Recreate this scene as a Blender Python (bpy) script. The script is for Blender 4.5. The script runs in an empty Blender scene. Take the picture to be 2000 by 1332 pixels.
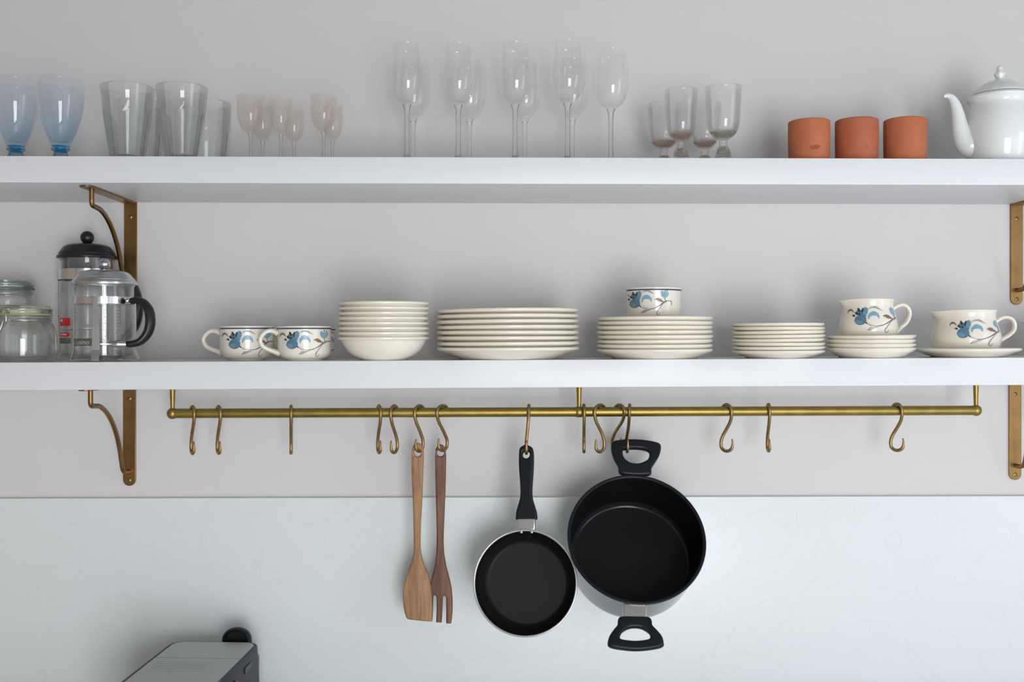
import bpy, bmesh, math, random
from mathutils import Vector, Matrix, Euler
random.seed(7)
scene = bpy.context.scene
COL = scene.collection
R = math.radians
PI = math.pi

# ------------------------------------------------------------------ camera
EYE = 1.70            # height of the lens above the floor
DW = 2.0545           # distance from the lens to the shelf wall (wall face is y = 0)
F = 35.0 / 36.0 * 2000.0
YAW = R(0.9)
cam_d = bpy.data.cameras.new('camera')
cam_d.sensor_width = 36.0
cam_d.lens = 35.0
cam_d.clip_start = 0.05
cam = bpy.data.objects.new('camera', cam_d)
COL.objects.link(cam)
cam.location = (0, -DW, EYE)
cam.rotation_euler = (R(90), 0, -YAW)
scene.camera = cam
CAM = Vector((0, -DW, EYE))

# ------------------------------------------------------------------ world, light, exposure
world = bpy.data.worlds.new('overcast_sky')
scene.world = world
world.use_nodes = True
bg = world.node_tree.nodes['Background']
bg.inputs[0].default_value = (0.80, 0.89, 1.0, 1)
bg.inputs[1].default_value = 1.0

def area(name, loc, direction, sx, sy, power, color):
    d = bpy.data.lights.new(name, 'AREA')
    d.shape = 'RECTANGLE'; d.size = sx; d.size_y = sy
    d.energy = power; d.color = color
    o = bpy.data.objects.new(name, d)
    COL.objects.link(o)
    o.location = loc
    o.rotation_euler = Vector(direction).to_track_quat('-Z', 'Y').to_euler()
    return o
# daylight entering through the two window openings of the room
area('daylight_side_window', (2.42, -1.80, 1.75), (-1, 0, 0), 0.9, 1.7, 11, (0.70, 0.85, 1.0))
area('daylight_rear_window', (0.85, -4.42, 1.10), (0, 1, 0), 1.5, 2.0, 86, (0.965, 0.975, 1.0))

scene.view_settings.view_transform = 'Standard'
scene.view_settings.look = 'None'
scene.view_settings.gamma = 1.0
scene.view_settings.use_curve_mapping = False
scene.view_settings.exposure = 0.26
scene.cycles.max_bounces = 28
scene.cycles.transmission_bounces = 24
scene.cycles.transparent_max_bounces = 48
scene.cycles.glossy_bounces = 6
scene.cycles.diffuse_bounces = 5
scene.cycles.sample_clamp_indirect = 6.0
scene.cycles.blur_glossy = 0.5

# ------------------------------------------------------------------ pixel helpers (real positions at real depth)
FWD = Vector((math.sin(YAW), math.cos(YAW), 0)); RGT = Vector((math.cos(YAW), -math.sin(YAW), 0)); UPV = Vector((0, 0, 1))
def ray(px, py):
    return RGT * ((px - 1000.0) / F) + FWD + UPV * ((666.0 - py) / F)
def at(px, py, y):
    d = ray(px, py)
    return CAM + d * ((y + DW) / d.y)
def mpp(px, y):                       # metres per pixel at that depth
    d = ray(px, 666)
    return ((y + DW) / d.y) / F
def on_plane(px, py, org, nrm):
    d = ray(px, py)
    return CAM + d * ((org - CAM).dot(nrm) / d.dot(nrm))

# ------------------------------------------------------------------ materials
def srgb(r, g, b):
    f = lambda c: (c / 255.0) / 12.92 if c / 255.0 <= 0.04045 else ((c / 255.0 + 0.055) / 1.055) ** 2.4
    return (f(r), f(g), f(b), 1)
def mat(name, color, rough=0.5, metal=0.0, noise=0.0, nscale=20.0, color2=None, bump=0.0, bscale=60.0, coat=0.0,
        trans=0.0, ior=1.45, stretch=(1, 1, 1), rough2=None, spec=None, detail=4.0):
    m = bpy.data.materials.new(name)
    m.use_nodes = True
    nt = m.node_tree
    p = nt.nodes['Principled BSDF']
    p.inputs['Base Color'].default_value = color
    p.inputs['Roughness'].default_value = rough
    p.inputs['Metallic'].default_value = metal
    p.inputs['IOR'].default_value = ior
    p.inputs['Transmission Weight'].default_value = trans
    p.inputs['Coat Weight'].default_value = coat
    if spec is not None: p.inputs['Specular IOR Level'].default_value = spec
    if noise > 0 or bump > 0 or color2 is not None:
        tc = nt.nodes.new('ShaderNodeTexCoord')
        mp = nt.nodes.new('ShaderNodeMapping')
        mp.inputs['Scale'].default_value = stretch
        nt.links.new(tc.outputs['Object'], mp.inputs['Vector'])
        if noise > 0:
            n = nt.nodes.new('ShaderNodeTexNoise')
            n.inputs['Scale'].default_value = nscale
            n.inputs['Detail'].default_value = detail
            nt.links.new(mp.outputs['Vector'], n.inputs['Vector'])
            cr = nt.nodes.new('ShaderNodeValToRGB')
            cr.color_ramp.elements[0].position = 0.5 - 0.5 * noise
            cr.color_ramp.elements[1].position = 0.5 + 0.5 * noise
            cr.color_ramp.elements[0].color = color
            cr.color_ramp.elements[1].color = color2 or color
            nt.links.new(n.outputs['Fac'], cr.inputs['Fac'])
            nt.links.new(cr.outputs['Color'], p.inputs['Base Color'])
            if rough2 is not None:
                mr = nt.nodes.new('ShaderNodeMapRange')
                mr.inputs['To Min'].default_value = rough
                mr.inputs['To Max'].default_value = rough2
                nt.links.new(n.outputs['Fac'], mr.inputs['Value'])
                nt.links.new(mr.outputs['Result'], p.inputs['Roughness'])
        if bump > 0:
            b = nt.nodes.new('ShaderNodeTexNoise')
            b.inputs['Scale'].default_value = bscale
            nt.links.new(mp.outputs['Vector'], b.inputs['Vector'])
            bp = nt.nodes.new('ShaderNodeBump')
            bp.inputs['Strength'].default_value = bump
            bp.inputs['Distance'].default_value = 0.002
            nt.links.new(b.outputs['Fac'], bp.inputs['Height'])
            nt.links.new(bp.outputs['Normal'], p.inputs['Normal'])
    return m

M = {}
M['wall'] = mat('wall_paint', (0.665, 0.645, 0.635, 1), 0.75, noise=0.9, nscale=1.2, color2=(0.685, 0.667, 0.66, 1), bump=0.03, bscale=220)
M['room'] = mat('room_paint', (0.80, 0.79, 0.78, 1), 0.8, noise=0.9, nscale=1.0, color2=(0.84, 0.83, 0.82, 1))
M['warmroom'] = mat('room_paint_warm', (0.46, 0.38, 0.30, 1), 0.8, noise=0.9, nscale=1.0, color2=(0.50, 0.42, 0.34, 1))
M['ceiling'] = mat('ceiling_paint', (0.28, 0.27, 0.26, 1), 0.85, noise=0.9, nscale=1.0, color2=(0.31, 0.30, 0.29, 1))
M['floor'] = mat('floor_pale_tile', (0.78, 0.78, 0.78, 1), 0.45, noise=0.8, nscale=3, color2=(0.84, 0.84, 0.84, 1), stretch=(1, 8, 1))
M['shelf'] = mat('shelf_white_satin', (0.735, 0.75, 0.765, 1), 0.38, noise=0.9, nscale=3, color2=(0.755, 0.77, 0.785, 1))
M['counter'] = mat('counter_quartz', (0.82, 0.83, 0.83, 1), 0.3, noise=0.9, nscale=5, color2=(0.86, 0.86, 0.86, 1))
M['brass'] = mat('aged_brass_rail', (0.26, 0.185, 0.05, 1), 0.34, 1.0, noise=0.7, nscale=45, color2=(0.40, 0.29, 0.085, 1), rough2=0.48, bump=0.08, bscale=160)
M['hook'] = mat('aged_brass_hook', (0.27, 0.18, 0.075, 1), 0.36, 1.0, noise=0.7, nscale=60, color2=(0.42, 0.29, 0.13, 1), rough2=0.5)
M['bracket'] = mat('bronzed_brass_bracket', (0.20, 0.112, 0.042, 1), 0.30, 1.0, noise=0.7, nscale=18, color2=(0.33, 0.195, 0.078, 1), rough2=0.42)
def thin_glass(name, tint, ior=1.30, tint_low=None, z_lo=0.0, z_hi=0.1, dust=0.0, dust_c=(0.7, 0.68, 0.65, 1), refract=0.0, rough=0.0):
    m = bpy.data.materials.new(name); m.use_nodes = True
    nt = m.node_tree; nt.nodes.remove(nt.nodes['Principled BSDF']); out = nt.nodes['Material Output']
    tr = nt.nodes.new('ShaderNodeBsdfTransparent'); tr.inputs['Color'].default_value = tint
    gl = nt.nodes.new('ShaderNodeBsdfGlossy'); gl.inputs['Roughness'].default_value = rough; gl.inputs['Color'].default_value = (1, 1, 1, 1)
    lw = nt.nodes.new('ShaderNodeLayerWeight'); lw.inputs['Blend'].default_value = 0.5
    f0 = ((ior - 1) / (ior + 1)) ** 2
    pw = nt.nodes.new('ShaderNodeMath'); pw.operation = 'POWER'; pw.inputs[1].default_value = 3.6
    nt.links.new(lw.outputs['Facing'], pw.inputs[0])
    fr = nt.nodes.new('ShaderNodeMapRange'); fr.inputs['To Min'].default_value = f0; fr.inputs['To Max'].default_value = 0.85
    nt.links.new(pw.outputs[0], fr.inputs['Value'])
    if tint_low is not None:
        tc = nt.nodes.new('ShaderNodeTexCoord'); sx = nt.nodes.new('ShaderNodeSeparateXYZ'); mr = nt.nodes.new('ShaderNodeMapRange')
        mr.inputs['From Min'].default_value = z_lo; mr.inputs['From Max'].default_value = z_hi
        mx = nt.nodes.new('ShaderNodeMix'); mx.data_type = 'RGBA'
        nt.links.new(tc.outputs['Object'], sx.inputs[0]); nt.links.new(sx.outputs['Z'], mr.inputs['Value']); nt.links.new(mr.outputs['Result'], mx.inputs[0])
        mx.inputs[6].default_value = tint_low; mx.inputs[7].default_value = tint
        nt.links.new(mx.outputs[2], tr.inputs['Color'])
    base = tr.outputs[0]
    if refract > 0:
        rf = nt.nodes.new('ShaderNodeBsdfRefraction'); rf.inputs['IOR'].default_value = 1.40; rf.inputs['Roughness'].default_value = 0.0; rf.inputs['Color'].default_value = tint
        m1 = nt.nodes.new('ShaderNodeMixShader'); m1.inputs[0].default_value = refract
        nt.links.new(base, m1.inputs[1]); nt.links.new(rf.outputs[0], m1.inputs[2]); base = m1.outputs[0]
    if dust > 0:
        df = nt.nodes.new('ShaderNodeBsdfDiffuse'); df.inputs['Color'].default_value = dust_c
        tl = nt.nodes.new('ShaderNodeBsdfTranslucent'); tl.inputs['Color'].default_value = dust_c
        md = nt.nodes.new('ShaderNodeMixShader'); md.inputs[0].default_value = 0.35
        nt.links.new(df.outputs[0], md.inputs[1]); nt.links.new(tl.outputs[0], md.inputs[2])
        m2 = nt.nodes.new('ShaderNodeMixShader'); m2.inputs[0].default_value = dust
        nt.links.new(base, m2.inputs[1]); nt.links.new(md.outputs[0], m2.inputs[2]); base = m2.outputs[0]
    mf = nt.nodes.new('ShaderNodeMixShader')
    nt.links.new(fr.outputs[0], mf.inputs[0]); nt.links.new(base, mf.inputs[1]); nt.links.new(gl.outputs[0], mf.inputs[2])
    nt.links.new(mf.outputs[0], out.inputs['Surface'])
    return m
M['screw'] = mat('brass_screw', (0.22, 0.15, 0.06, 1), 0.4, 1.0, noise=0.6, nscale=90, color2=(0.34, 0.24, 0.10, 1))
M['slot'] = mat('screw_slot', (0.015, 0.012, 0.01, 1), 0.7, noise=0.5, nscale=90, color2=(0.02, 0.016, 0.012, 1))
M['cream'] = mat('cream_glazed_stoneware', (0.845, 0.785, 0.670, 1), 0.22, noise=0.8, nscale=14, color2=(0.87, 0.82, 0.715, 1), coat=0.3)
M['foot'] = mat('unglazed_foot', (0.70, 0.64, 0.53, 1), 0.6, noise=0.8, nscale=30, color2=(0.75, 0.69, 0.58, 1))
M['navy'] = mat('navy_rim_glaze', (0.022, 0.05, 0.10, 1), 0.25, noise=0.8, nscale=40, color2=(0.05, 0.11, 0.19, 1))
M['porcelain'] = mat('white_porcelain', (0.80, 0.835, 0.815, 1), 0.14, noise=0.8, nscale=8, color2=(0.83, 0.86, 0.84, 1), coat=0.4)
M['terracotta'] = mat('terracotta_clay', (0.42, 0.118, 0.048, 1), 0.72, noise=0.8, nscale=22, color2=(0.58, 0.195, 0.090, 1), bump=0.12, bscale=120)
M['terracotta_b'] = mat('terracotta_clay_red', (0.38, 0.100, 0.046, 1), 0.72, noise=0.8, nscale=22, color2=(0.53, 0.170, 0.088, 1), bump=0.12, bscale=120)
M['stain'] = mat('clay_stain', (0.26, 0.080, 0.036, 1), 0.8, noise=0.8, nscale=60, color2=(0.34, 0.11, 0.05, 1))
M['chrome'] = mat('chrome_polished', (0.66, 0.67, 0.69, 1), 0.12, 1.0, noise=0.6, nscale=30, color2=(0.74, 0.75, 0.77, 1), rough2=0.2)
M['lidchrome'] = mat('satin_chrome_lid', (0.54, 0.55, 0.57, 1), 0.2, 1.0, noise=0.6, nscale=30, color2=(0.62, 0.63, 0.65, 1), rough2=0.28)
M['steel'] = mat('brushed_steel', (0.62, 0.62, 0.61, 1), 0.30, 1.0, noise=0.8, nscale=60, color2=(0.72, 0.72, 0.71, 1), stretch=(1, 1, 8))
M['wire'] = mat('galvanised_wire', (0.62, 0.62, 0.60, 1), 0.25, 1.0, noise=0.8, nscale=60, color2=(0.75, 0.75, 0.73, 1))
M['black'] = mat('black_plastic', (0.011, 0.011, 0.012, 1), 0.32, noise=0.8, nscale=30, color2=(0.016, 0.016, 0.018, 1))
M['bakelite'] = mat('black_bakelite', (0.006, 0.0075, 0.0095, 1), 0.36, noise=0.8, nscale=60, color2=(0.011, 0.0135, 0.0165, 1), bump=0.05, bscale=300, spec=0.3)
M['nonstick'] = mat('nonstick_coating', (0.0035, 0.0035, 0.004, 1), 0.36, noise=0.55, nscale=420, color2=(0.009, 0.0085, 0.0085, 1), bump=0.05, bscale=500, rough2=0.44, spec=0.16)
M['panfloor'] = mat('nonstick_floor', (0.014, 0.0133, 0.012, 1), 0.44, noise=0.5, nscale=500, color2=(0.024, 0.0225, 0.0205, 1), bump=0.06, bscale=600, spec=0.2)
M['potfloor'] = mat('nonstick_pot_floor', (0.0055, 0.0055, 0.007, 1), 0.42, noise=0.5, nscale=420, color2=(0.0135, 0.013, 0.0145, 1), bump=0.06, bscale=500, spec=0.2)
M['potside'] = mat('blue_grey_enamel', (0.055, 0.070, 0.082, 1), 0.16, 0.55, noise=0.7, nscale=30, color2=(0.075, 0.092, 0.105, 1), coat=0.6)
M['panside'] = mat('silver_pan_side', (0.72, 0.72, 0.71, 1), 0.28, 0.85, noise=0.7, nscale=30, color2=(0.78, 0.78, 0.77, 1))
M['glass'] = thin_glass('clear_glass', (0.990, 0.993, 0.991, 1), 1.38, refract=0.18)
M['thin'] = thin_glass('fine_clear_glass', (0.996, 0.997, 0.997, 1), 1.40, dust=0.016, dust_c=(0.9, 0.9, 0.9, 1))
M['stemglass'] = thin_glass('stem_glass', (0.992, 0.994, 0.994, 1), 1.40, refract=0.45)
M['dusty'] = thin_glass('dusty_glass', (0.985, 0.975, 0.965, 1), 1.30, dust=0.055, dust_c=(0.80, 0.76, 0.70, 1))
M['greenglass'] = thin_glass('pale_green_glass', (0.988, 0.994, 0.990, 1), 1.42, refract=0.30)
M['blueglass'] = thin_glass('pale_blue_glass', (0.965, 0.978, 0.992, 1), 1.38, tint_low=(0.85, 0.925, 0.98, 1), z_lo=0.03, z_hi=0.115, dust=0.02, dust_c=(0.75, 0.8, 0.9, 1))
M['blueglass2'] = thin_glass('mid_blue_glass', (0.62, 0.84, 0.96, 1), 1.42, refract=0.4)
M['bluebase'] = mat('deep_blue_glass', (0.008, 0.16, 0.36, 1), 0.06, trans=0.4, ior=1.45, noise=0.8, nscale=40, color2=(0.015, 0.22, 0.45, 1))
M['pinkglass'] = mat('rose_tinted_glass', (0.96, 0.91, 0.88, 1), 0.0, trans=1.0, ior=1.40)
M['sageglass'] = mat('sage_tinted_glass', (0.93, 0.955, 0.92, 1), 0.0, trans=1.0, ior=1.40)
M['jarlid_o'] = mat('olive_glass_lid', (0.80, 0.83, 0.66, 1), 0.03, trans=0.95, ior=1.45)
M['jarlid_t'] = mat('teal_glass_lid', (0.60, 0.74, 0.72, 1), 0.03, trans=0.95, ior=1.45)
M['seal_o'] = mat('olive_rubber_seal', (0.30, 0.31, 0.17, 1), 0.5, noise=0.8, nscale=40, color2=(0.36, 0.37, 0.22, 1))
M['seal_t'] = mat('teal_rubber_seal', (0.10, 0.15, 0.145, 1), 0.5, noise=0.8, nscale=40, color2=(0.14, 0.20, 0.19, 1))
M['red'] = mat('red_print', (0.50, 0.012, 0.022, 1), 0.45, noise=0.8, nscale=60, color2=(0.56, 0.02, 0.03, 1))
M['whiteprint'] = mat('white_print', (0.75, 0.62, 0.60, 1), 0.5, noise=0.8, nscale=60, color2=(0.8, 0.68, 0.66, 1))
M['greyprint'] = mat('grey_print', (0.10, 0.10, 0.10, 1), 0.5, noise=0.8, nscale=60, color2=(0.13, 0.13, 0.13, 1))
M['purple'] = mat('aubergine_plastic', (0.016, 0.013, 0.018, 1), 0.42, noise=0.8, nscale=30, color2=(0.022, 0.018, 0.025, 1), spec=0.3)
M['silverplastic'] = mat('silver_machine_top', (0.44, 0.455, 0.45, 1), 0.45, 0.15, noise=0.8, nscale=40, color2=(0.48, 0.49, 0.485, 1))
M['groove'] = mat('groove_shadow_grey', (0.17, 0.175, 0.175, 1), 0.6, noise=0.8, nscale=40, color2=(0.20, 0.205, 0.205, 1))
# painted flower colours
M['p_blue'] = mat('paint_blue', (0.075, 0.155, 0.24, 1), 0.25, noise=0.8, nscale=160, color2=(0.15, 0.27, 0.37, 1))
M['p_mid'] = mat('paint_mid_blue', (0.115, 0.225, 0.33, 1), 0.25, noise=0.8, nscale=160, color2=(0.21, 0.36, 0.47, 1))
M['p_sky'] = mat('paint_sky_blue', (0.16, 0.33, 0.46, 1), 0.25, noise=0.8, nscale=160, color2=(0.3, 0.49, 0.61, 1))
M['p_dark'] = mat('paint_slate', (0.025, 0.035, 0.05, 1), 0.25, noise=0.8, nscale=160, color2=(0.06, 0.075, 0.095, 1))
M['p_brown'] = mat('paint_brown', (0.16, 0.115, 0.085, 1), 0.25, noise=0.8, nscale=160, color2=(0.30, 0.225, 0.17, 1))
M['p_grey'] = mat('paint_grey', (0.30, 0.30, 0.29, 1), 0.25, noise=0.8, nscale=160, color2=(0.42, 0.42, 0.41, 1))
M['p_ring'] = mat('paint_pale', (0.62, 0.68, 0.68, 1), 0.25, noise=0.8, nscale=160, color2=(0.70, 0.74, 0.73, 1))

def wood(name, c1, c2, c3):
    m = bpy.data.materials.new(name); m.use_nodes = True
    nt = m.node_tree; p = nt.nodes['Principled BSDF']
    p.inputs['Roughness'].default_value = 0.55
    tc = nt.nodes.new('ShaderNodeTexCoord'); mp = nt.nodes.new('ShaderNodeMapping')
    mp.inputs['Scale'].default_value = (14, 14, 1.6)
    nt.links.new(tc.outputs['Object'], mp.inputs['Vector'])
    n = nt.nodes.new('ShaderNodeTexNoise'); n.inputs['Scale'].default_value = 6; n.inputs['Detail'].default_value = 6
    n.inputs['Distortion'].default_value = 1.2
    nt.links.new(mp.outputs['Vector'], n.inputs['Vector'])
    cr = nt.nodes.new('ShaderNodeValToRGB')
    e = cr.color_ramp.elements
    e[0].position = 0.3; e[0].color = c1
    e[1].position = 0.72; e[1].color = c3
    k = e.new(0.5); k.color = c2
    nt.links.new(n.outputs['Fac'], cr.inputs['Fac']); nt.links.new(cr.outputs['Color'], p.inputs['Base Color'])
    return m
M['wood_a'] = wood('beech_wood', (0.20, 0.092, 0.036, 1), (0.34, 0.178, 0.082, 1), (0.43, 0.25, 0.13, 1))
M['wood_b'] = wood('acacia_wood', (0.062, 0.024, 0.012, 1), (0.16, 0.066, 0.034, 1), (0.25, 0.115, 0.060, 1))

def marble(name):
    m = bpy.data.materials.new(name); m.use_nodes = True
    nt = m.node_tree; p = nt.nodes['Principled BSDF']
    p.inputs['Roughness'].default_value = 0.30
    tc = nt.nodes.new('ShaderNodeTexCoord')
    n = nt.nodes.new('ShaderNodeTexNoise'); n.inputs['Scale'].default_value = 5.5; n.inputs['Detail'].default_value = 9
    n.inputs['Distortion'].default_value = 1.6
    nt.links.new(tc.outputs['Object'], n.inputs['Vector'])
    cr = nt.nodes.new('ShaderNodeValToRGB'); e = cr.color_ramp.elements
    base = (0.745, 0.790, 0.792, 1)
    e[0].position = 0.0; e[0].color = base
    e[1].position = 1.0; e[1].color = base
    for pos, c in ((0.485, base), (0.50, (0.722, 0.765, 0.766, 1)), (0.515, base)):
        k = e.new(pos); k.color = c
    nt.links.new(n.outputs['Fac'], cr.inputs['Fac']); nt.links.new(cr.outputs['Color'], p.inputs['Base Color'])
    return m
M['splash'] = marble('white_veined_quartz')

# ------------------------------------------------------------------ object helpers
def link(name, me, material=None, parent=None):
    o = bpy.data.objects.new(name, me)
    COL.objects.link(o)
    if material is not None and me is not None:
        ms = material if isinstance(material, (list, tuple)) else [material]
        for m in ms: me.materials.append(m)
    if parent is not None: o.parent = parent
    return o
def tag(o, label, cat, group=None):
    o['label'] = label; o['category'] = cat
    if group: o['group'] = group
    return o
def thing(name, loc, label, cat, group=None, rot=(0, 0, 0)):
    o = bpy.data.objects.new(name, None)
    o.empty_display_size = 0.02
    COL.objects.link(o)
    o.location = loc; o.rotation_euler = rot
    return tag(o, label, cat, group)
def struct(o):
    o['kind'] = 'structure'; return o
def finish(bm, name, smooth=True, angle=None):
    bmesh.ops.recalc_face_normals(bm, faces=bm.faces[:])
    me = bpy.data.meshes.new(name)
    bm.to_mesh(me); bm.free()
    for p in me.polygons: p.use_smooth = smooth
    if smooth and angle: me.set_sharp_from_angle(angle=R(angle))
    return me
def box_bm(bm, x0, x1, y0, y1, z0, z1):
    r = bmesh.ops.create_cube(bm, size=1.0)
    for v in r['verts']:
        v.co = Vector(((x0 + x1) / 2 + v.co.x * (x1 - x0), (y0 + y1) / 2 + v.co.y * (y1 - y0), (z0 + z1) / 2 + v.co.z * (z1 - z0)))
    return r['verts']
def box(name, x0, x1, y0, y1, z0, z1, m, parent=None, bevel=0.0, seg=2):
    bm = bmesh.new()
    box_bm(bm, x0, x1, y0, y1, z0, z1)
    if bevel > 0:
        bmesh.ops.bevel(bm, geom=bm.edges[:], offset=bevel, segments=seg, affect='EDGES', profile=0.6)
    return link(name, finish(bm, name, bevel > 0, 40), m, parent)
def lathe_mesh(prof, seg=64, rfun=None, name='lathe', angle=50, xf=None, recalc=True):
    """prof: list of (r, z) from the start to the end; r = 0 ends are closed by a fan."""
    bm = bmesh.new()
    rings = []
    for (r, z) in prof:
        if r < 1e-6:
            rings.append([bm.verts.new((0, 0, z))])
        else:
            ring = []
            for k in range(seg):
                a = 2 * PI * k / seg
                rr, zz = (rfun(r, z, a) if rfun else (r, z))
                ring.append(bm.verts.new((rr * math.sin(a), -rr * math.cos(a), zz)))
            rings.append(ring)
    for A, B in zip(rings, rings[1:]):
        if len(A) == 1 and len(B) == 1: continue
        for k in range(seg):
            k2 = (k + 1) % seg
            if len(A) == 1: bm.faces.new((A[0], B[k], B[k2]))
            elif len(B) == 1: bm.faces.new((A[k], B[0], A[k2]))
            else: bm.faces.new((A[k], B[k], B[k2], A[k2]))
    if xf is not None: bm.transform(xf)
    if recalc: bmesh.ops.recalc_face_normals(bm, faces=bm.faces[:])
    me = bpy.data.meshes.new(name)
    bm.to_mesh(me); bm.free()
    for p in me.polygons: p.use_smooth = True
    if angle: me.set_sharp_from_angle(angle=R(angle))
    return me
def catmull(pts, n=6):
    P = [Vector(p) for p in pts]
    out = []
    for i in range(len(P) - 1):
        p0 = P[i - 1] if i > 0 else P[i] * 2 - P[i + 1]
        p1, p2 = P[i], P[i + 1]
        p3 = P[i + 2] if i + 2 < len(P) else P[i + 1] * 2 - P[i]
        for k in range(n):
            t = k / n
            out.append(0.5 * ((2 * p1) + (p2 - p0) * t + (2 * p0 - 5 * p1 + 4 * p2 - p3) * t * t + (3 * p1 - p0 - 3 * p2 + p3) * t ** 3))
    out.append(P[-1])
    return out
def tube_bm(bm, pts, rad, sides=12, flat=None, ref=None):
    """sweep a round (or elliptic: flat = scale of second axis) section along pts; rad a number or list."""
    n = len(pts)
    rads = rad if isinstance(rad, (list, tuple)) else [rad] * n
    if len(rads) != n:
        rads = [rads[min(len(rads) - 1, int(i * (len(rads) - 1) / (n - 1)))] * (1 - (i * (len(rads) - 1) / (n - 1)) % 1)
                + rads[min(len(rads) - 1, int(i * (len(rads) - 1) / (n - 1)) + 1)] * ((i * (len(rads) - 1) / (n - 1)) % 1) for i in range(n)]
    T = [(pts[min(i + 1, n - 1)] - pts[max(i - 1, 0)]).normalized() for i in range(n)]
    N = (ref or Vector((0.03, 1, 0.02))).normalized()
    rings = []
    for i in range(n):
        if ref is not None: N = ref.normalized()
        N = (N - T[i] * N.dot(T[i])).normalized()
        B = T[i].cross(N)
        rings.append([bm.verts.new(pts[i] + (N * math.cos(2 * PI * k / sides) * (flat or 1.0) + B * math.sin(2 * PI * k / sides)) * rads[i]) for k in range(sides)])
    for A, C in zip(rings, rings[1:]):
        for k in range(sides):
            k2 = (k + 1) % sides
            bm.faces.new((A[k], A[k2], C[k2], C[k]))
    for ring, s in ((rings[0], -1), (rings[-1], 1)):
        bm.faces.new(ring)
def tube(name, pts, rad, m, parent=None, sides=12, flat=None, ref=None):
    bm = bmesh.new()
    tube_bm(bm, [Vector(p) for p in pts], rad, sides, flat, ref)
    return link(name, finish(bm, name, True, 60), m, parent)
def outline(name, loops, thick, bev, m, parent=None, plane='XZ', res=3):
    """solid with rounded edges from 2-D loops (first the outer one, then holes), extruded about the loop plane."""
    cu = bpy.data.curves.new(name + '_outline', 'CURVE')
    cu.dimensions = '2D'; cu.fill_mode = 'BOTH'
    cu.extrude = max(thick / 2 - bev, 1e-5); cu.bevel_depth = bev; cu.bevel_resolution = res; cu.offset = -bev
    for lp in loops:
        s = cu.splines.new('POLY'); s.points.add(len(lp) - 1); s.use_cyclic_u = True
        for q, (a, b) in zip(s.points, lp): q.co = (a, b, 0, 1)
    t = bpy.data.objects.new(name + '_tmp', cu)
    COL.objects.link(t)
    dg = bpy.context.evaluated_depsgraph_get()
    me = bpy.data.meshes.new_from_object(t.evaluated_get(dg))
    bpy.data.objects.remove(t); bpy.data.curves.remove(cu)
    me.materials.clear()
    if plane == 'XZ': me.transform(Matrix.Rotation(R(90), 4, 'X'))
    me.name = name
    for p in me.polygons: p.use_smooth = True
    me.set_sharp_from_angle(angle=R(38))
    return link(name, me, m, parent)
def smooth_loop(pts, n=5):
    P = [Vector((a, b, 0)) for a, b in pts]; N = len(P); out = []
    for i in range(N):
        p0, p1, p2, p3 = P[i - 1], P[i], P[(i + 1) % N], P[(i + 2) % N]
        for k in range(n):
            t = k / n
            q = 0.5 * ((2 * p1) + (p2 - p0) * t + (2 * p0 - 5 * p1 + 4 * p2 - p3) * t * t + (3 * p1 - p0 - 3 * p2 + p3) * t ** 3)
            out.append((q.x, q.y))
    return out
def circle(cx, cy, r, n=20):
    return [(cx + r * math.cos(2 * PI * k / n), cy + r * math.sin(2 * PI * k / n)) for k in range(n)]
def lerp_prof(prof):
    pp = sorted(prof, key=lambda q: q[1])
    def f(z):
        if z <= pp[0][1]: return pp[0][0]
        for (r0, z0), (r1, z1) in zip(pp, pp[1:]):
            if z0 <= z <= z1: return r0 + (r1 - r0) * ((z - z0) / max(1e-9, z1 - z0))
        return pp[-1][0]
    return f
def smooth_prof(pts, n=4):
    return [(max(0.0, v.x), v.y) for v in catmull([(r, z, 0) for r, z in pts], n)]

# ------------------------------------------------------------------ setting
SD = 0.2545                                   # shelf depth
ZU = EYE + 0.3322                             # top of upper shelf
UT = 0.0480
TILT = 0.0045                                 # the lower shelf climbs slightly to the right
def ZL(x): return EYE - 0.0346 + TILT * x     # top of lower shelf
LT = 0.0500
LROT = (0, -TILT, 0)
XL, XR, YB, ZC = -2.3, 2.3, -4.3, 2.75

def wall_with_hole(name, axis, pos, a0, a1, z0, z1, ha0, ha1, hz0, hz1, thick, m):
    bm = bmesh.new()
    for (p0, p1, q0, q1) in ((a0, ha0, z0, z1), (ha1, a1, z0, z1), (ha0, ha1, z0, hz0), (ha0, ha1, hz1, z1)):
        if axis == 'x': box_bm(bm, min(pos, pos + thick), max(pos, pos + thick), p0, p1, q0, q1)
        else: box_bm(bm, p0, p1, min(pos, pos + thick), max(pos, pos + thick), q0, q1)
    return struct(link(name, finish(bm, name, False), m))
struct(box('wall_back', XL - 0.1, XR + 0.1, 0, 0.12, 0, ZC, M['wall']))
struct(box('wall_left', XL - 0.1, XL, YB, 0, 0, ZC, M['warmroom']))
wall_with_hole('wall_right', 'x', XR, YB, 0, 0, ZC, -2.25, -1.35, 0.9, 2.6, 0.1, M['room'])
wall_with_hole('wall_front', 'y', YB, XL - 0.1, XR + 0.1, 0, ZC, 0.1, 1.6, 0.1, 2.1, -0.1, M['room'])
struct(box('floor', XL - 0.1, XR + 0.1, YB - 0.1, 0.12, -0.1, 0, M['floor']))
struct(box('ceiling', XL - 0.1, XR + 0.1, YB - 0.1, 0.12, ZC, ZC + 0.1, M['ceiling']))
def window(name, pts):
    bm = bmesh.new()
    for b in pts: box_bm(bm, *b)
    return struct(link(name, finish(bm, name, False), M['shelf']))
window('window_1', [(XR, XR + 0.09, -2.25, -2.20, 0.9, 2.6), (XR, XR + 0.09, -1.40, -1.35, 0.9, 2.6), (XR, XR + 0.09, -2.20, -1.40, 0.9, 0.96),
                    (XR, XR + 0.09, -2.20, -1.40, 2.54, 2.6)])
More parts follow.
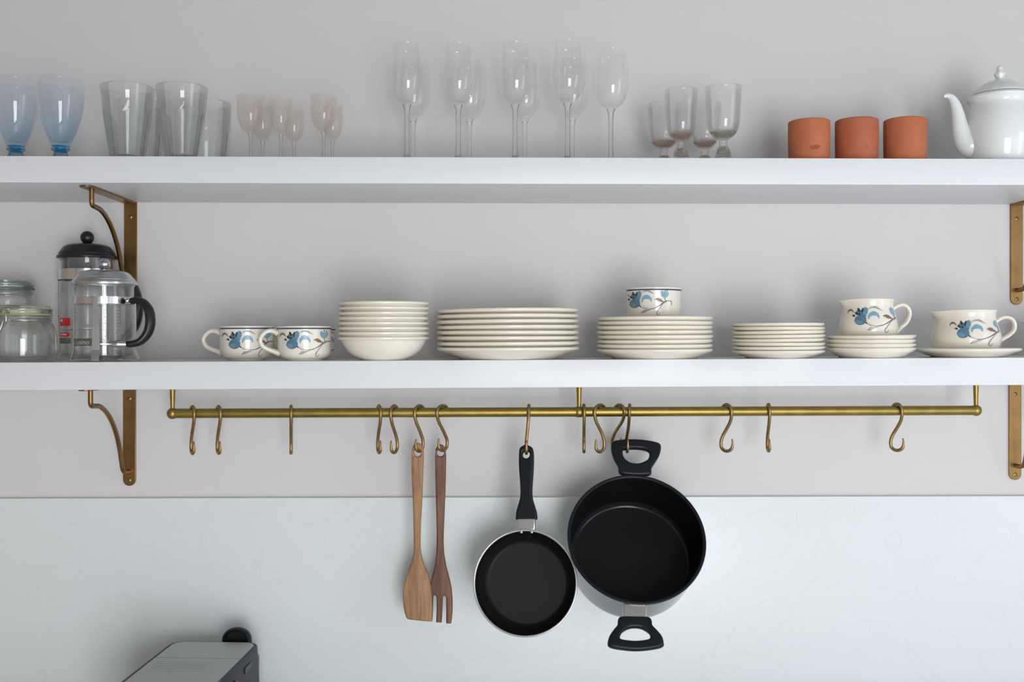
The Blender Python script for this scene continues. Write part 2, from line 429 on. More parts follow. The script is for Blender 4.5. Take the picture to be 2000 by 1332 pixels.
window('window_2', [(0.1, 0.16, YB - 0.09, YB, 0.1, 2.1), (1.54, 1.6, YB - 0.09, YB, 0.1, 2.1), (0.16, 1.54, YB - 0.09, YB, 0.1, 0.16),
                    (0.16, 1.54, YB - 0.09, YB, 2.04, 2.1), (0.83, 0.87, YB - 0.06, YB - 0.02, 0.16, 2.04)])
ZS = EYE + (666 - 971.5) / F * (DW - 0.012)
CT = 0.90
sp = box('backsplash', XL + 0.002, XR - 0.002, -0.012, -0.0005, CT, ZS, M['splash'], bevel=0.0012, seg=2)
struct(sp)
struct(box('counter', XL + 0.002, XR - 0.002, -0.64, -0.0125, 0.0005, CT, M['counter'], bevel=0.004))

us = box('shelf_board', -1.5, 1.5, -SD, -0.0005, -UT, 0, M['shelf'], bevel=0.0015)
us.location = (0, 0, ZU)
tag(us, 'thick white upper shelf carrying the glasses and terracotta cups', 'shelf', 'thick white wall shelves')
ls = box('shelf_board', -1.5, 1.5, -SD, -0.0005, -LT, 0, M['shelf'], bevel=0.0015)
ls.location = (0, 0, ZL(0)); ls.rotation_euler = LROT
tag(ls, 'thick white lower shelf carrying the cream crockery above the brass rail', 'shelf', 'thick white wall shelves')

# ------------------------------------------------------------------ brackets
def bracket(px, lower, label):
    x = at(px, 500 if not lower else 850, 0).x
    ztop = (ZL(x) - LT - 0.0003) if lower else (ZU - UT - 0.0003)
    t = thing('shelf_bracket', (x, 0, ztop), label, 'bracket', 'bronzed brass shelf brackets')
    w = 0.0128; h = 0.2085
    arc = [(w * math.cos(-PI * k / 10), -h + w + w * math.sin(-PI * k / 10)) for k in range(11)]
    o = outline('wall_plate', [[(w, 0), ] + arc + [(-w, 0)]], 0.0045, 0.0008, M['bracket'], t)
    o.location = (0, -0.00245, 0)
    L = 0.233
    arc = [(w * math.cos(PI + PI * k / 10), -L + w + w * math.sin(PI + PI * k / 10)) for k in range(11)]
    o = outline('shelf_plate', [[(w, -0.0005), (-w, -0.0005)] + arc], 0.0030, 0.0008, M['bracket'], t, plane='XY')
    o.location = (0, 0, -0.00155)
    key = [(0.199, -0.002), (0.199, -0.016), (0.1985, -0.027), (0.193, -0.0325), (0.180, -0.0335), (0.156, -0.036), (0.128, -0.047), (0.098, -0.068),
           (0.072, -0.098), (0.055, -0.130), (0.0455, -0.156), (0.040, -0.1695), (0.031, -0.1765), (0.018, -0.1785), (0.0045, -0.1785)]
    tube('curved_stay', catmull([(0, -d, z) for d, z in key], 5), 0.0046, M['bracket'], t, 12, flat=1.0)
    for z in (-0.030, -h + w * 0.9):
        s = link('screw', lathe_mesh([(0, 0.0012), (0.0025, 0.0010), (0.0042, 0.0), (0.0042, -0.001)], 20, xf=Matrix.Rotation(R(90), 4, 'X')), M['screw'], t)
        s.location = (0, -0.0049, z)
        c = box('slot', -0.0033, 0.0033, -0.0013, -0.0009, -0.0004, 0.0004, M['slot'], s)
        c.rotation_euler = (0, R(35 if z > -0.1 else 70), 0)
    return t
bracket(256, False, 'brass bracket under the upper shelf, behind the black coffee press')
bracket(254, True, 'brass bracket below the lower shelf, left of the hanging rail')
bracket(1984, False, 'brass bracket under the upper shelf at right, above the cream jugs')
bracket(1981, True, 'brass bracket below the lower shelf, right of the hanging rail')

# ------------------------------------------------------------------ rail
YR = -0.1000
pl = at(337, 807.5, YR); pr = at(1906, 801.5, YR)
rail_dir = (pr - pl).normalized()
RAIL_R = 9.4 * mpp(1100, YR)
rt = thing('hanging_rail', pl, 'aged brass hanging rail on three posts under the lower shelf', 'rail')
L = (pr - pl)
def along(k): return L * k
tube('tube', [along(0), along(0.5), along(1)], RAIL_R, M['brass'], rt, 28)
for k, ends in ((0.0, True), ((1126 - 337) / (1906 - 337.0), False), (1.0, True)):
    p = along(k)
    if ends:
        s = link('ball_end', lathe_mesh([(0, 0.0112), (0.004, 0.0105), (0.0075, 0.0084), (0.0102, 0.0046), (0.0112, 0), (0.0102, -0.0046), (0.0075, -0.0084), (0.004, -0.0105), (0, -0.0112)], 28), M['brass'], rt)
        s.location = p
    else:
        s = tube('collar', [p - rail_dir * 0.0065, p - rail_dir * 0.005, p + rail_dir * 0.005, p + rail_dir * 0.0065], [0.0098, 0.0108, 0.0108, 0.0098], M['brass'], rt, 28)
    top = ZL((pl + p).x) - LT - pl.z
    link('post', lathe_mesh([(0, p.z), (0.0042, p.z + 0.004), (0.0040, p.z + 0.011), (0.0047, p.z + (top - p.z) * 0.55), (0.0056, top - 0.0006), (0, top - 0.0006)], 20), M['brass'], rt).location = (p.x, p.y, 0)

# ------------------------------------------------------------------ S hooks
def rail_at(px):
    k = (px - 337) / (1906 - 337.0)
    return pl + L * k
WIRE = 0.0033
def hook(px, th_top, th_low, label, zb=-0.0785, a2=0.0122, push=0.0, lat=0.0):
    c = rail_at(px)
    view = math.atan((970.0 - px) / F)
    th_top += view; th_low += view
    ru = RAIL_R + WIRE + 0.0006
    a1 = ru / max(0.6, math.cos(th_top)) * 1.02
    pts = []
    # (u, v, twist weight): u towards the viewer along the hook plane
    for k in range(11):
        a = R(-35) + (R(180) + R(35)) * k / 10.0            # from behind-below, over the top, to the front
        pts.append((-math.cos(a) * a1, math.sin(a) * ru, 0.0))
    pts += [(a1 * 0.93, -0.008, 0.1), (a1 * 0.62, -0.020, 0.3), (a1 * 0.02, -0.034, 0.55), (-a2 * 0.62, -0.047, 0.8), (-a2 * 0.98, zb + a2 + 0.006, 1.0)]
    for k in range(1, 10):
        a = R(180) + R(185) * k / 9.0
        pts.append((a2 * math.cos(a), zb + a2 * 1.0 + a2 * math.sin(a), 1.0))
    pts.append((a2 * 1.02, zb + a2 + 0.0075, 1.0)); pts.append((a2 * 0.90, zb + a2 + 0.0125, 1.0))
    P = []
    for u, v, w in pts:
        th = th_top * (1 - w) + th_low * w
        P.append((u * math.sin(th) + lat * w, -u * math.cos(th) + push * w, v))
    Q = catmull(P, 3)
    n = len(Q)
    rad = [WIRE * min(1.0, 0.55 + 0.45 * min(1.0, i / 6.0)) * min(1.0, 0.35 + 0.65 * min(1.0, (n - 1 - i) / 11.0)) for i in range(n)]
    o = tube('s_hook', Q, rad, M['hook'], None, 10)
    o.location = c
    return tag(o, label, 'hook', 'brass S hooks on the hanging rail')
HK = [(375.5, 12, 12, 'empty brass S hook nearest the left end of the rail'),
      (426, 13, 12, 'empty brass S hook second from the left end of the rail'),
      (566, 1, -1, 'edge-on empty brass S hook alone on the left third of the rail'),
      (736.5, 13, 13, 'empty brass S hook fourth from the left end of the rail'),
      (766, -28, -30, 'empty brass S hook just left of the wooden spatula'),
      (815, -36, -36, 'brass S hook holding the wooden spatula'),
      (860, -40, -44, 'brass S hook holding the wooden fork'),
      (1028, -1, 1, 'brass S hook holding the small frying pan'),
      (1135.5, 3, 0, 'edge-on empty brass S hook beside the middle post of the rail'),
      (1167, -36, -44, 'empty open-facing brass S hook just right of the middle post'),
      (1205, 38, 55, 'brass S hook whose lower end disappears behind the pot handle'),
      (1225, -3, 6, 'brass S hook holding the stock pot by its handle'),
      (1415, 38, 66, 'empty open-facing brass S hook to the right of the stock pot'),
      (1497, 10, 10, 'narrow empty brass S hook second from the right end'),
      (1750, 40, 75, 'widely opened empty brass S hook nearest the right end')]
for px, a, b, lab in HK:
    kw = {1205: dict(push=0.046, a2=0.011), 1225: dict(a2=0.0150, push=0.0235, lat=-0.0020, zb=-0.0815), 1028: dict(a2=0.0140, push=-0.0298, lat=-0.0058, zb=-0.0775), 815: dict(zb=-0.0758), 860: dict(zb=-0.0758, push=0.011)}.get(px, {})
    hook(px, R(a), R(b), lab, **kw)

# ------------------------------------------------------------------ wooden spatula and fork
def px_loop(pts, y, org):
    out = []
    for (a, b) in pts:
        p = at(a, b, y) - org
        out.append((p.x, p.z))
    return out
yS = YR + 0.001
o0 = at(815, 1213, yS)
spt = [(815.5, 864.5), (822, 867), (827, 875), (828, 890), (827, 920), (826, 950), (824.5, 985), (822.5, 1020), (821.5, 1050), (821.8, 1072), (824, 1086), (829, 1104), (835.5, 1118),
       (840, 1132), (843, 1151), (844.5, 1172), (844.8, 1195), (844, 1210), (843, 1213.5), (830, 1213), (812, 1211), (797, 1209), (793, 1204), (789.5, 1192), (787, 1172), (787.3, 1151), (790.5, 1134), (796, 1117), (801, 1104), (806, 1088),
       (808, 1074), (808.2, 1050), (807.5, 1020), (806.5, 985), (805, 950), (804.2, 920), (804, 890), (805, 876), (809.5, 867)]
s = outline('wooden_spatula', [smooth_loop(px_loop(spt, yS, o0), 3), circle((at(815.5, 884.5, yS) - o0).x, (at(815.5, 884.5, yS) - o0).z, 0.0068)], 0.0095, 0.0040, M['wood_a'])
s.location = o0
tag(s, 'pale wooden spatula with slanted blade hanging from the rail', 'spatula')
yF = YR + 0.0125
o1 = at(861, 1217, yF)
fpt = [(860, 867), (866, 870), (870.5, 878), (871.5, 892), (871, 930), (870, 965), (868.5, 1000), (867, 1035), (866.5, 1060), (867.5, 1080), (871, 1102), (875, 1118),
       (879, 1133), (882.5, 1150), (884, 1168), (884.3, 1190), (882.8, 1208), (881, 1217.5), (872, 1217.5), (871.2, 1213), (871.5, 1190), (871.2, 1167), (868, 1162.5), (865, 1166), (864.3, 1190), (863.2, 1212), (862.5, 1215.5), (852, 1215),
       (851.8, 1211), (853, 1190), (853, 1166), (850, 1161), (846.5, 1165), (846, 1188), (845, 1209), (844, 1212.5), (837, 1212), (836.2, 1206), (836, 1180), (837.5, 1155), (841.5, 1133), (846, 1117), (849, 1103), (851.8, 1082), (852.8, 1060), (853, 1035),
       (852, 1000), (851, 965), (850.3, 930), (849.8, 892), (850.5, 878), (854.5, 870)]
c1 = at(860.3, 884.5, yF) - o1
s = outline('wooden_fork', [px_loop(fpt, yF, o1), circle(c1.x, c1.z, 0.0068)], 0.009, 0.0034, M['wood_b'])
s.location = o1
tag(s, 'dark wooden slotted fork with three prongs hanging beside the spatula', 'fork')

# ------------------------------------------------------------------ frying pan
RX90 = Matrix.Rotation(R(90), 4, 'X')
def local_loop(pts, root_m, y_off):
    inv = root_m.inverted()
    org = root_m @ Vector((0, y_off, 0)); nrm = (root_m.to_3x3() @ Vector((0, 1, 0))).normalized()
    out = []
    for a, b in pts:
        q = inv @ on_plane(a, b, org, nrm)
        out.append((q.x, q.z))
    return out
pc = at(1025.3, 1138, -0.2000)
prot = (R(-15), 0, R(-10))
pan = thing('frying_pan', pc, 'small black non-stick frying pan with silver rim on a hook', 'frying pan', None, prot)
pm = Matrix.Translation(pc) @ Euler(prot).to_matrix().to_4x4()
RP = 0.0979
link('rim', lathe_mesh(smooth_prof([(RP - 0.0036, -0.0002), (RP - 0.0026, 0.0014), (RP - 0.0008, 0.0016), (RP + 0.0004, 0.0002), (RP, -0.002)], 3), 96, xf=RX90), M['panside'], pan)
link('pan_side', lathe_mesh(smooth_prof([(RP - 0.0012, 0.0006), (RP, -0.0004), (RP - 0.0004, -0.002), (0.0955, -0.0085), (0.0890, -0.018), (0.082, -0.0262), (0.076, -0.0302), (0.069, -0.0317)], 3) + [(0, -0.0317)], 96, xf=RX90), M['panside'], pan)
link('inner_wall', lathe_mesh(smooth_prof([(RP - 0.0012, 0.0006), (RP - 0.003, 0.0002), (0.0925, -0.0085), (0.0862, -0.017), (0.0808, -0.0235), (0.0770, -0.0268), (0.074, -0.0278)], 3), 96, xf=RX90), M['nonstick'], pan)
link('pan_floor', lathe_mesh([(0.074, -0.0278), (0.070, -0.0282), (0.04, -0.0284), (0, -0.0284)], 96, xf=RX90), M['panfloor'], pan)
hp = [(1027.5, 868.5), (1034, 871), (1040, 875), (1042.5, 884), (1043, 900), (1042.3, 920), (1040.8, 940), (1039.8, 960), (1041, 975), (1045, 989), (1048.5, 1001), (1049.3, 1013.5), (1046, 1015),
      (1027, 1015), (1010, 1015), (1007.6, 1013.5), (1008.4, 1001), (1011.5, 989), (1015.5, 975), (1016.8, 960), (1015.8, 940), (1014.2, 920), (1013.5, 900), (1014, 884), (1016, 875), (1021.5, 871)]
ho = local_loop([(1028, 888.5)], pm, 0.008)[0]
h = outline('handle', [smooth_loop(local_loop(hp, pm, 0.008), 3), circle(ho[0], ho[1], 0.0070, 28)], 0.0145, 0.0045, M['bakelite'], pan, res=4)
h.location = (0, 0.008, 0)
fp = local_loop([(1011, 1012), (1046, 1012), (1045.5, 1036), (1011.5, 1036)], pm, 0.006)
f = outline('ferrule', [fp], 0.0095, 0.0025, M['steel'], pan); f.location = (0, 0.0075, 0)
for a, b in ((1018, 1036.8), (1038.5, 1036.8)):
    q = local_loop([(a, b)], pm, 0.004)[0]
    r_ = link('rivet', lathe_mesh([(0, 0.0016), (0.0022, 0.0012), (0.0036, 0.0), (0.0036, -0.003)], 18, xf=RX90), M['steel'], pan)
    r_.location = (q[0], 0.0048, q[1]); r_.rotation_euler = (R(-55), 0, 0)

# ------------------------------------------------------------------ stock pot
potc = at(1243.5, 1049.5, -DW + 1.862)
qrot = (R(-34.5), 0, 0)
pot = thing('stock_pot', potc, 'large deep black stock pot with two handles hanging on a hook', 'pot', None, qrot)
qm = Matrix.Translation(potc) @ Euler(qrot).to_matrix().to_4x4()
RQ = 0.1301
link('outer_wall', lathe_mesh(smooth_prof([(RQ, -0.0005), (RQ - 0.0004, -0.0028), (RQ - 0.0030, -0.0050), (RQ - 0.0040, -0.02), (RQ - 0.0064, -0.060), (RQ - 0.0088, -0.096), (RQ - 0.0115, -0.107), (RQ - 0.018, -0.1145), (RQ - 0.028, -0.1168)], 3) + [(0, -0.1168)], 112, xf=RX90), M['potside'], pot)
link('rim', lathe_mesh(smooth_prof([(RQ, -0.0005), (RQ - 0.0008, 0.0012), (RQ - 0.003, 0.0016), (RQ - 0.0055, 0.0008), (RQ - 0.0068, -0.0012)], 3), 112, xf=RX90), M['bakelite'], pot)
link('inner_wall', lathe_mesh(smooth_prof([(RQ - 0.0068, -0.0012), (RQ - 0.0074, -0.02), (RQ - 0.0096, -0.06), (RQ - 0.0118, -0.094)], 4), 112, xf=RX90), M['nonstick'], pot)
M['fillet'] = mat('nonstick_edge_highlight', (0.012, 0.012, 0.013, 1), 0.25, noise=0.6, nscale=300, color2=(0.02, 0.02, 0.021, 1), spec=0.5)  # lighter, glossier tone paints in the highlight ring round the pot floor
link('floor_edge', lathe_mesh(smooth_prof([(RQ - 0.0118, -0.094), (RQ - 0.0130, -0.1010), (RQ - 0.0150, -0.1058), (RQ - 0.0180, -0.1083)], 4), 112, xf=RX90), M['fillet'], pot)
link('pot_floor', lathe_mesh([(RQ - 0.0180, -0.1083), (RQ - 0.020, -0.1088), (0.06, -0.1092), (0, -0.1092)], 112, xf=RX90), M['potfloor'], pot)
def ring_handle(name, outer, hole, y_off, half, m, parent, pmx, N=72):
    O = smooth_loop(local_loop(outer, pmx, y_off), 8); H = smooth_loop(local_loop(hole, pmx, y_off), 8)
    cx = sum(p[0] for p in H) / len(H); cy = sum(p[1] for p in H) / len(H)
    def cast(lp, a):
        d = (math.cos(a), math.sin(a)); best = None
        for i in range(len(lp)):
            (x1, y1), (x2, y2) = lp[i - 1], lp[i]
            ex, ey = x2 - x1, y2 - y1
            den = d[0] * ey - d[1] * ex
            if abs(den) < 1e-12: continue
            t = ((x1 - cx) * ey - (y1 - cy) * ex) / den
            u = ((x1 - cx) * d[1] - (y1 - cy) * d[0]) / den
            if t > 0 and -1e-6 <= u <= 1 + 1e-6 and (best is None or t > best): best = t
        return best
    sec = [(0.0, 0.35), (0.04, 0.72), (0.14, 0.96), (0.28, 1.0), (0.72, 1.0), (0.86, 0.96), (0.96, 0.72), (1.0, 0.35)]
    sec = sec + [(s_, -z_) for s_, z_ in reversed(sec)]
    bm = bmesh.new(); rings = []
    for k in range(N):
        a = 2 * PI * k / N
        ri, ro = cast(H, a), cast(O, a)
        rings.append([bm.verts.new((cx + math.cos(a) * (ri + (ro - ri) * s_), y_off + half * z_, cy + math.sin(a) * (ri + (ro - ri) * s_))) for s_, z_ in sec])
    for k in range(N):
        A, B = rings[k], rings[(k + 1) % N]
        for j in range(len(sec)):
            j2 = (j + 1) % len(sec)
            bm.faces.new((A[j], A[j2], B[j2], B[j]))
    return link(name, finish(bm, name, True, 55), m, parent)
up_o = [(1211, 926), (1207, 912), (1199, 897.5), (1194, 883), (1193.5, 869.7), (1197, 863.5), (1216, 860), (1234, 859.3), (1256.6, 860.7), (1277, 864), (1289.5, 869), (1290.3, 880.5), (1286.8, 892), (1279, 905), (1272, 916.6), (1270, 928), (1240, 930)]
up_h = [(1216, 884), (1218.7, 878.7), (1238.6, 877), (1256.6, 878.7), (1266.5, 883), (1268, 890.5), (1264, 899.5), (1252, 905), (1242, 906.5), (1230, 904.2), (1220.5, 897.7), (1216.5, 890)]
lo_o = [(1206.4, 1217), (1207.5, 1209), (1215, 1204.8), (1244, 1205), (1266.4, 1206), (1272.8, 1213), (1273.8, 1222), (1284, 1233), (1292.8, 1244), (1296, 1255.6), (1294.8, 1263.6), (1276, 1268.5), (1244, 1271.5), (1212, 1269), (1190.5, 1264.4), (1186.6, 1257), (1189.6, 1244), (1197.6, 1231.6), (1205.4, 1222)]
lo_h = [(1210.5, 1246), (1215, 1236), (1228, 1228.5), (1242.4, 1226.8), (1256.8, 1230), (1268, 1238), (1269.5, 1247), (1260, 1250.7), (1240.8, 1252.5), (1221.6, 1251), (1212.3, 1249)]
ring_handle('handle', up_o, up_h, 0.006, 0.0072, M['bakelite'], pot, qm)
ring_handle('handle', lo_o, lo_h, 0.006, 0.0072, M['bakelite'], pot, qm)
for (x0, x1, ya, yb) in ((1219, 1263, 929, 919), (1217, 1262.5, 1180, 1207)):
    q = local_loop([(x0, ya), (x1, ya), (x1, yb), (x0, yb)], qm, 0.006)
    b = outline('handle_bracket', [q], 0.011, 0.002, M['steel'], pot); b.location = (0, 0.008, 0)
for px_ in (1231.5, 1248):
    q = (px_ - 1241) * mpp(1240, -0.16)
    r_ = link('rivet', lathe_mesh([(0, 0.0018), (0.0022, 0.0014), (0.0036, 0.0), (0.0036, -0.002)], 18, xf=RX90), M['nonstick'], pot)
    zz = math.sqrt((RQ - 0.0068) ** 2 - q * q)
    r_.location = (q, 0.016, zz); r_.rotation_euler = (R(-90), 0, 0)

# ------------------------------------------------------------------ crockery: plates, bowls
ORD = ['top', 'second', 'third', 'fourth', 'fifth', 'sixth', 'seventh', 'eighth']
def plate_profile(Rr, Hh, rf, lip, pitch, deep=False):
    """closed section of a plate / bowl on a foot ring; the inside is the outside moved up, so that pieces nest freely."""
    W = Rr - rf
    if not deep:
        side = [(rf + 0.0005, 0.0022), (rf + W * 0.30, Hh * 0.25), (rf + W * 0.62, Hh * 0.52), (rf + W * 0.86, Hh - lip - 0.0012), (Rr - 0.0030, Hh - lip - 0.0002)]
    else:
        side = [(rf + 0.0005, 0.0028), (rf + W * 0.38, Hh * 0.22), (rf + W * 0.62, Hh * 0.44), (rf + W * 0.80, Hh * 0.70), (Rr - 0.0064, Hh - lip - 0.0026), (Rr - 0.0034, Hh - lip)]
    foot = [(0, 0.0024), (rf - 0.006, 0.0024), (rf - 0.0045, 0.0002), (rf - 0.0015, 0.0)]
    rim = [(Rr - 0.0006, Hh - lip + 0.0006), (Rr, Hh - lip * 0.5), (Rr - 0.0006, Hh - lip * 0.12), (Rr - 0.0030, Hh)]
    up = pitch * 0.58
    inn = []
    for r, z in reversed(side[:-1]):
        if r < Rr - 0.0060 and z + up < Hh - 0.0006: inn.append((r, max(z + up, pitch - 0.0012)))
    return foot + side + rim + inn + [(rf - 0.001, pitch - 0.0012), (rf * 0.8, pitch - 0.0012), (0, pitch - 0.0012)]
def stack(name, cx, y, rpx, rim_px, foot_rpx, kind, group, what, deep=False, jitter=0.25, plain=None):
    """rim_px: y pixel of the rim edge of each piece, top first."""
    s = mpp(cx, y); x = at(cx, 680, y).x; Rr = rpx * s; rf = foot_rpx * s
    z0 = ZL(x)
    zr = [at(cx, p, y).z for p in rim_px]
    n = len(rim_px)
    Hh = zr[-1] - z0
    pitch = (zr[0] - zr[-1]) / (n - 1) if n > 1 else 0.0085
    pitch = max(pitch, 0.0072)
    lip = min(0.0060, pitch * 0.60)
    me = lathe_mesh(plate_profile(Rr, Hh + lip * 0.5, rf, lip, pitch, deep), 96, angle=60)
    me.materials.append(M['cream'])
    tops = []
    for i in range(n):
        tl = max(-1, min(1, random.gauss(0, 0.6))) * jitter * 0.0011 / rf if i else 0.0
        z = z0 + pitch * i + 0.0003
        o = bpy.data.objects.new(name, me); COL.objects.link(o)
        jx = random.uniform(-1, 1) * (0.0004 if deep else 0.0010) if i else 0; jy = random.uniform(-1, 1) * 0.0006 if i else 0
        o.location = (x + jx, y + jy, z)
        o.rotation_euler = (0, -TILT + tl, 0)
        k = n - 1 - i
        if n == 1: lab = plain
        elif k == 0: lab = f'{what}, top one of its stack'
        elif k == n - 1: lab = f'{what}, bottom one of its stack on the shelf'
        else: lab = f'{what}, {ORD[k]} from the top of its stack'
        tag(o, lab, kind, group)
        tops.append(o)
    return x, z0 + pitch * n, tops
yB = -DW + 1.8 + 0.047 + 0.002
bx, bz, bowls = stack('cereal_bowl', 750, yB, 88.5, [594, 603.5, 613, 622.5, 632, 641.5, 651, 661], 46, 'bowl', 'cream bowls in the stack', 'deep cream bowl', deep=True, jitter=0.12)
top = bowls[-1]; s_ = mpp(750, yB)
rb = link('rim_band', lathe_mesh([(88.5 * s_ - 0.0045, at(750, 661, yB).z - ZL(bx) + 0.0022), (88.5 * s_ - 0.0066, at(750, 661, yB).z - ZL(bx) - 0.0012)], 96), M['navy'], top)
yD = -DW + 1.8 + 0.69 * 0.1359 + 0.001
stack('dinner_plate', 992.5, yD, 139.5, [608.5, 619, 628.5, 639, 649, 660, 670.5, 681], 96, 'plate', 'dinner plates in the widest stack', 'large cream dinner plate', jitter=0.9)
yA = -DW + 1.8 + 0.082
sx_, sz_, salad = stack('salad_plate', 1278.5, yA, 112, [622.5, 631, 640, 649, 657.5, 666.5, 675, 684], 83, 'plate', 'salad plates under the floral cup', 'cream salad plate under the floral cup', jitter=0.45)
yP = -DW + 1.8 + 0.063
stack('side_plate', 1519.5, yP, 88.3, [634, 641.5, 649, 657, 664.5, 672, 679.5, 686.5], 62, 'plate', 'small side plates', 'small cream side plate left of the jugs', jitter=0.45)
yC = -DW + 1.8 + 0.062
cx_, cz_, sauc = stack('saucer', 1700, yC, 83.3, [657.5, 665.5, 673.5, 681.5], 60, 'saucer', 'saucers under the left jug', 'cream saucer under the left floral jug', jitter=0.45)
yJ = -DW + 1.8 + 0.075
jx_, jz_, single = stack('saucer', 1887.5, yJ, 97.5, [682.5], 66, 'saucer', None, '', plain='wide cream saucer alone under the right floral jug')

# ------------------------------------------------------------------ painted flowers (printed decoration on cups and jugs)
def flower_shapes():
    """(material key, [(x, y, width)...]) strokes in the units of the drawing"""
    S = []
    def ell(k, cx, cy, a, b, ang=0):      # a = half length, b = half width
        pts = []
        for i in range(11):
            t = -1 + 2 * i / 10.0
            w = b * math.sqrt(max(0.0, 1 - t * t * 0.998))
            pts.append((cx + a * t * math.cos(R(ang)), cy + a * t * math.sin(R(ang)), 2 * w))
        S.append((k, pts))
    def arc(k, cx, cy, r, a0, a1, w0, wm, w1, n=16):
        pts = []
        for i in range(n + 1):
            t = i / n; a = R(a0 + (a1 - a0) * t)
            w = w0 + (wm - w0) * t * 2 if t < .5 else wm + (w1 - wm) * (t - .5) * 2
            pts.append((cx + r * math.cos(a), cy + r * math.sin(a), w))
        S.append((k, pts))
    def st(k, pts, w):
        c = catmull([(x, y, 0) for x, y in pts], 5); n = len(c)
        S.append((k, [(p.x, p.y, (w if not isinstance(w, (list, tuple)) else w[0] + (w[1] - w[0]) * (1 - abs(2 * i / (n - 1) - 1)))) for i, p in enumerate(c)]))
    ell('p_blue', 1200, 712, 70, 60, -10)
    ell('p_mid', 1178, 735, 40, 26, 10)
    ell('p_blue', 1225, 650, 60, 40, -70)
    ell('p_mid', 1252, 605, 50, 32, -80)
    ell('p_blue', 1190, 625, 44, 38, 20)
    ell('p_dark', 1181, 590, 28, 13, 70); ell('p_dark', 1222, 597, 32, 11, 105)
    ell('p_dark', 1157, 633, 24, 13, 40); ell('p_dark', 1190, 640, 16, 10, 80); ell('p_dark', 1129, 660, 14, 12, 0)
    st('p_dark', [(1128, 645), (1112, 652), (1108, 668)], 5)
    st('p_brown', [(1058, 628), (1064, 600), (1086, 588), (1108, 596), (1128, 622)], [6, 26])
    arc('p_ring', 1345, 690, 76, 75, 300, 8, 12, 6)
    arc('p_sky', 1350, 690, 56, 165, 365, 8, 58, 10)
    st('p_grey', [(1285, 585), (1320, 562), (1370, 560), (1405, 578), (1445, 600)], [4, 24])
    st('p_brown', [(1452, 668), (1480, 662), (1520, 680), (1560, 698)], [6, 44])
    st('p_dark', [(1255, 735), (1275, 755)], 14)
    st('p_dark', [(1262, 742), (1300, 770), (1370, 785), (1440, 776), (1510, 742), (1560, 702), (1600, 684), (1640, 682), (1655, 700), (1656, 740)], [5, 9])
    st('p_grey', [(1275, 838), (1305, 822), (1340, 808), (1400, 796)], [4, 40])
    st('p_grey', [(1600, 690), (1550, 725), (1515, 770), (1490, 805), (1474, 838), (1484, 862), (1506, 852), (1512, 832)], [5, 14])
    ell('p_sky', 1548, 600, 44, 20, 75); ell('p_sky', 1575, 608, 42, 26, 90); ell('p_sky', 1600, 605, 38, 18, 110)
    ell('p_brown', 1574, 552, 12, 6, 80); ell('p_brown', 1600, 560, 11, 6, 110)
    st('p_dark', [(1572, 645), (1576, 668), (1588, 690)], 6)
    return S
FL = flower_shapes()
PKEYS = ['p_blue', 'p_mid', 'p_sky', 'p_dark', 'p_brown', 'p_grey', 'p_ring']
def paint(parent, rz, cx, cy, s, z_base, rad_of, sc=1.0, umax=0.95):
    """map the drawing to the outside of a round vessel: drawing centre at lateral cx, height cy (metres, local)."""
    bm = bmesh.new(); lay = 0
    for key, pts in FL:
        lay += 1; nx = 5; rows = []
        n = len(pts)
        for i, (x, y, w) in enumerate(pts):
            xa, ya, _ = pts[max(i - 1, 0)]; xb, yb, _ = pts[min(i + 1, n - 1)]
            tx, ty = xb - xa, yb - ya; l = math.hypot(tx, ty) or 1
            nxv, nyv = -ty / l, tx / l
            row = []
            for j in range(nx):
                o = (j / (nx - 1) - 0.5) * max(w, 0.8)
                X = x + nxv * o; Y = y + nyv * o
                lat = cx + (X - 1345) / 6.25 * s * sc; z = cy - (Y - 690) / 6.25 * s * sc
                rr = rad_of(z)
                u = max(-umax, min(umax, lat / rr)); a = math.asin(u) + rz
                rr += 0.00022 + lay * 0.00002
                row.append(bm.verts.new((rr * math.sin(a), -rr * math.cos(a), z)))
            rows.append(row)
        for A, B in zip(rows, rows[1:]):
            for j in range(nx - 1):
                f = bm.faces.new((A[j], A[j + 1], B[j + 1], B[j])); f.material_index = PKEYS.index(key)
    bmesh.ops.recalc_face_normals(bm, faces=bm.faces[:])
    me = bpy.data.meshes.new('painted_flower'); bm.to_mesh(me); bm.free()
    for p in me.polygons: p.use_smooth = True
    o = link('painted_flower', me, [M[k] for k in PKEYS], parent)
    o['label'] = 'blue painted flower spray'
    return o

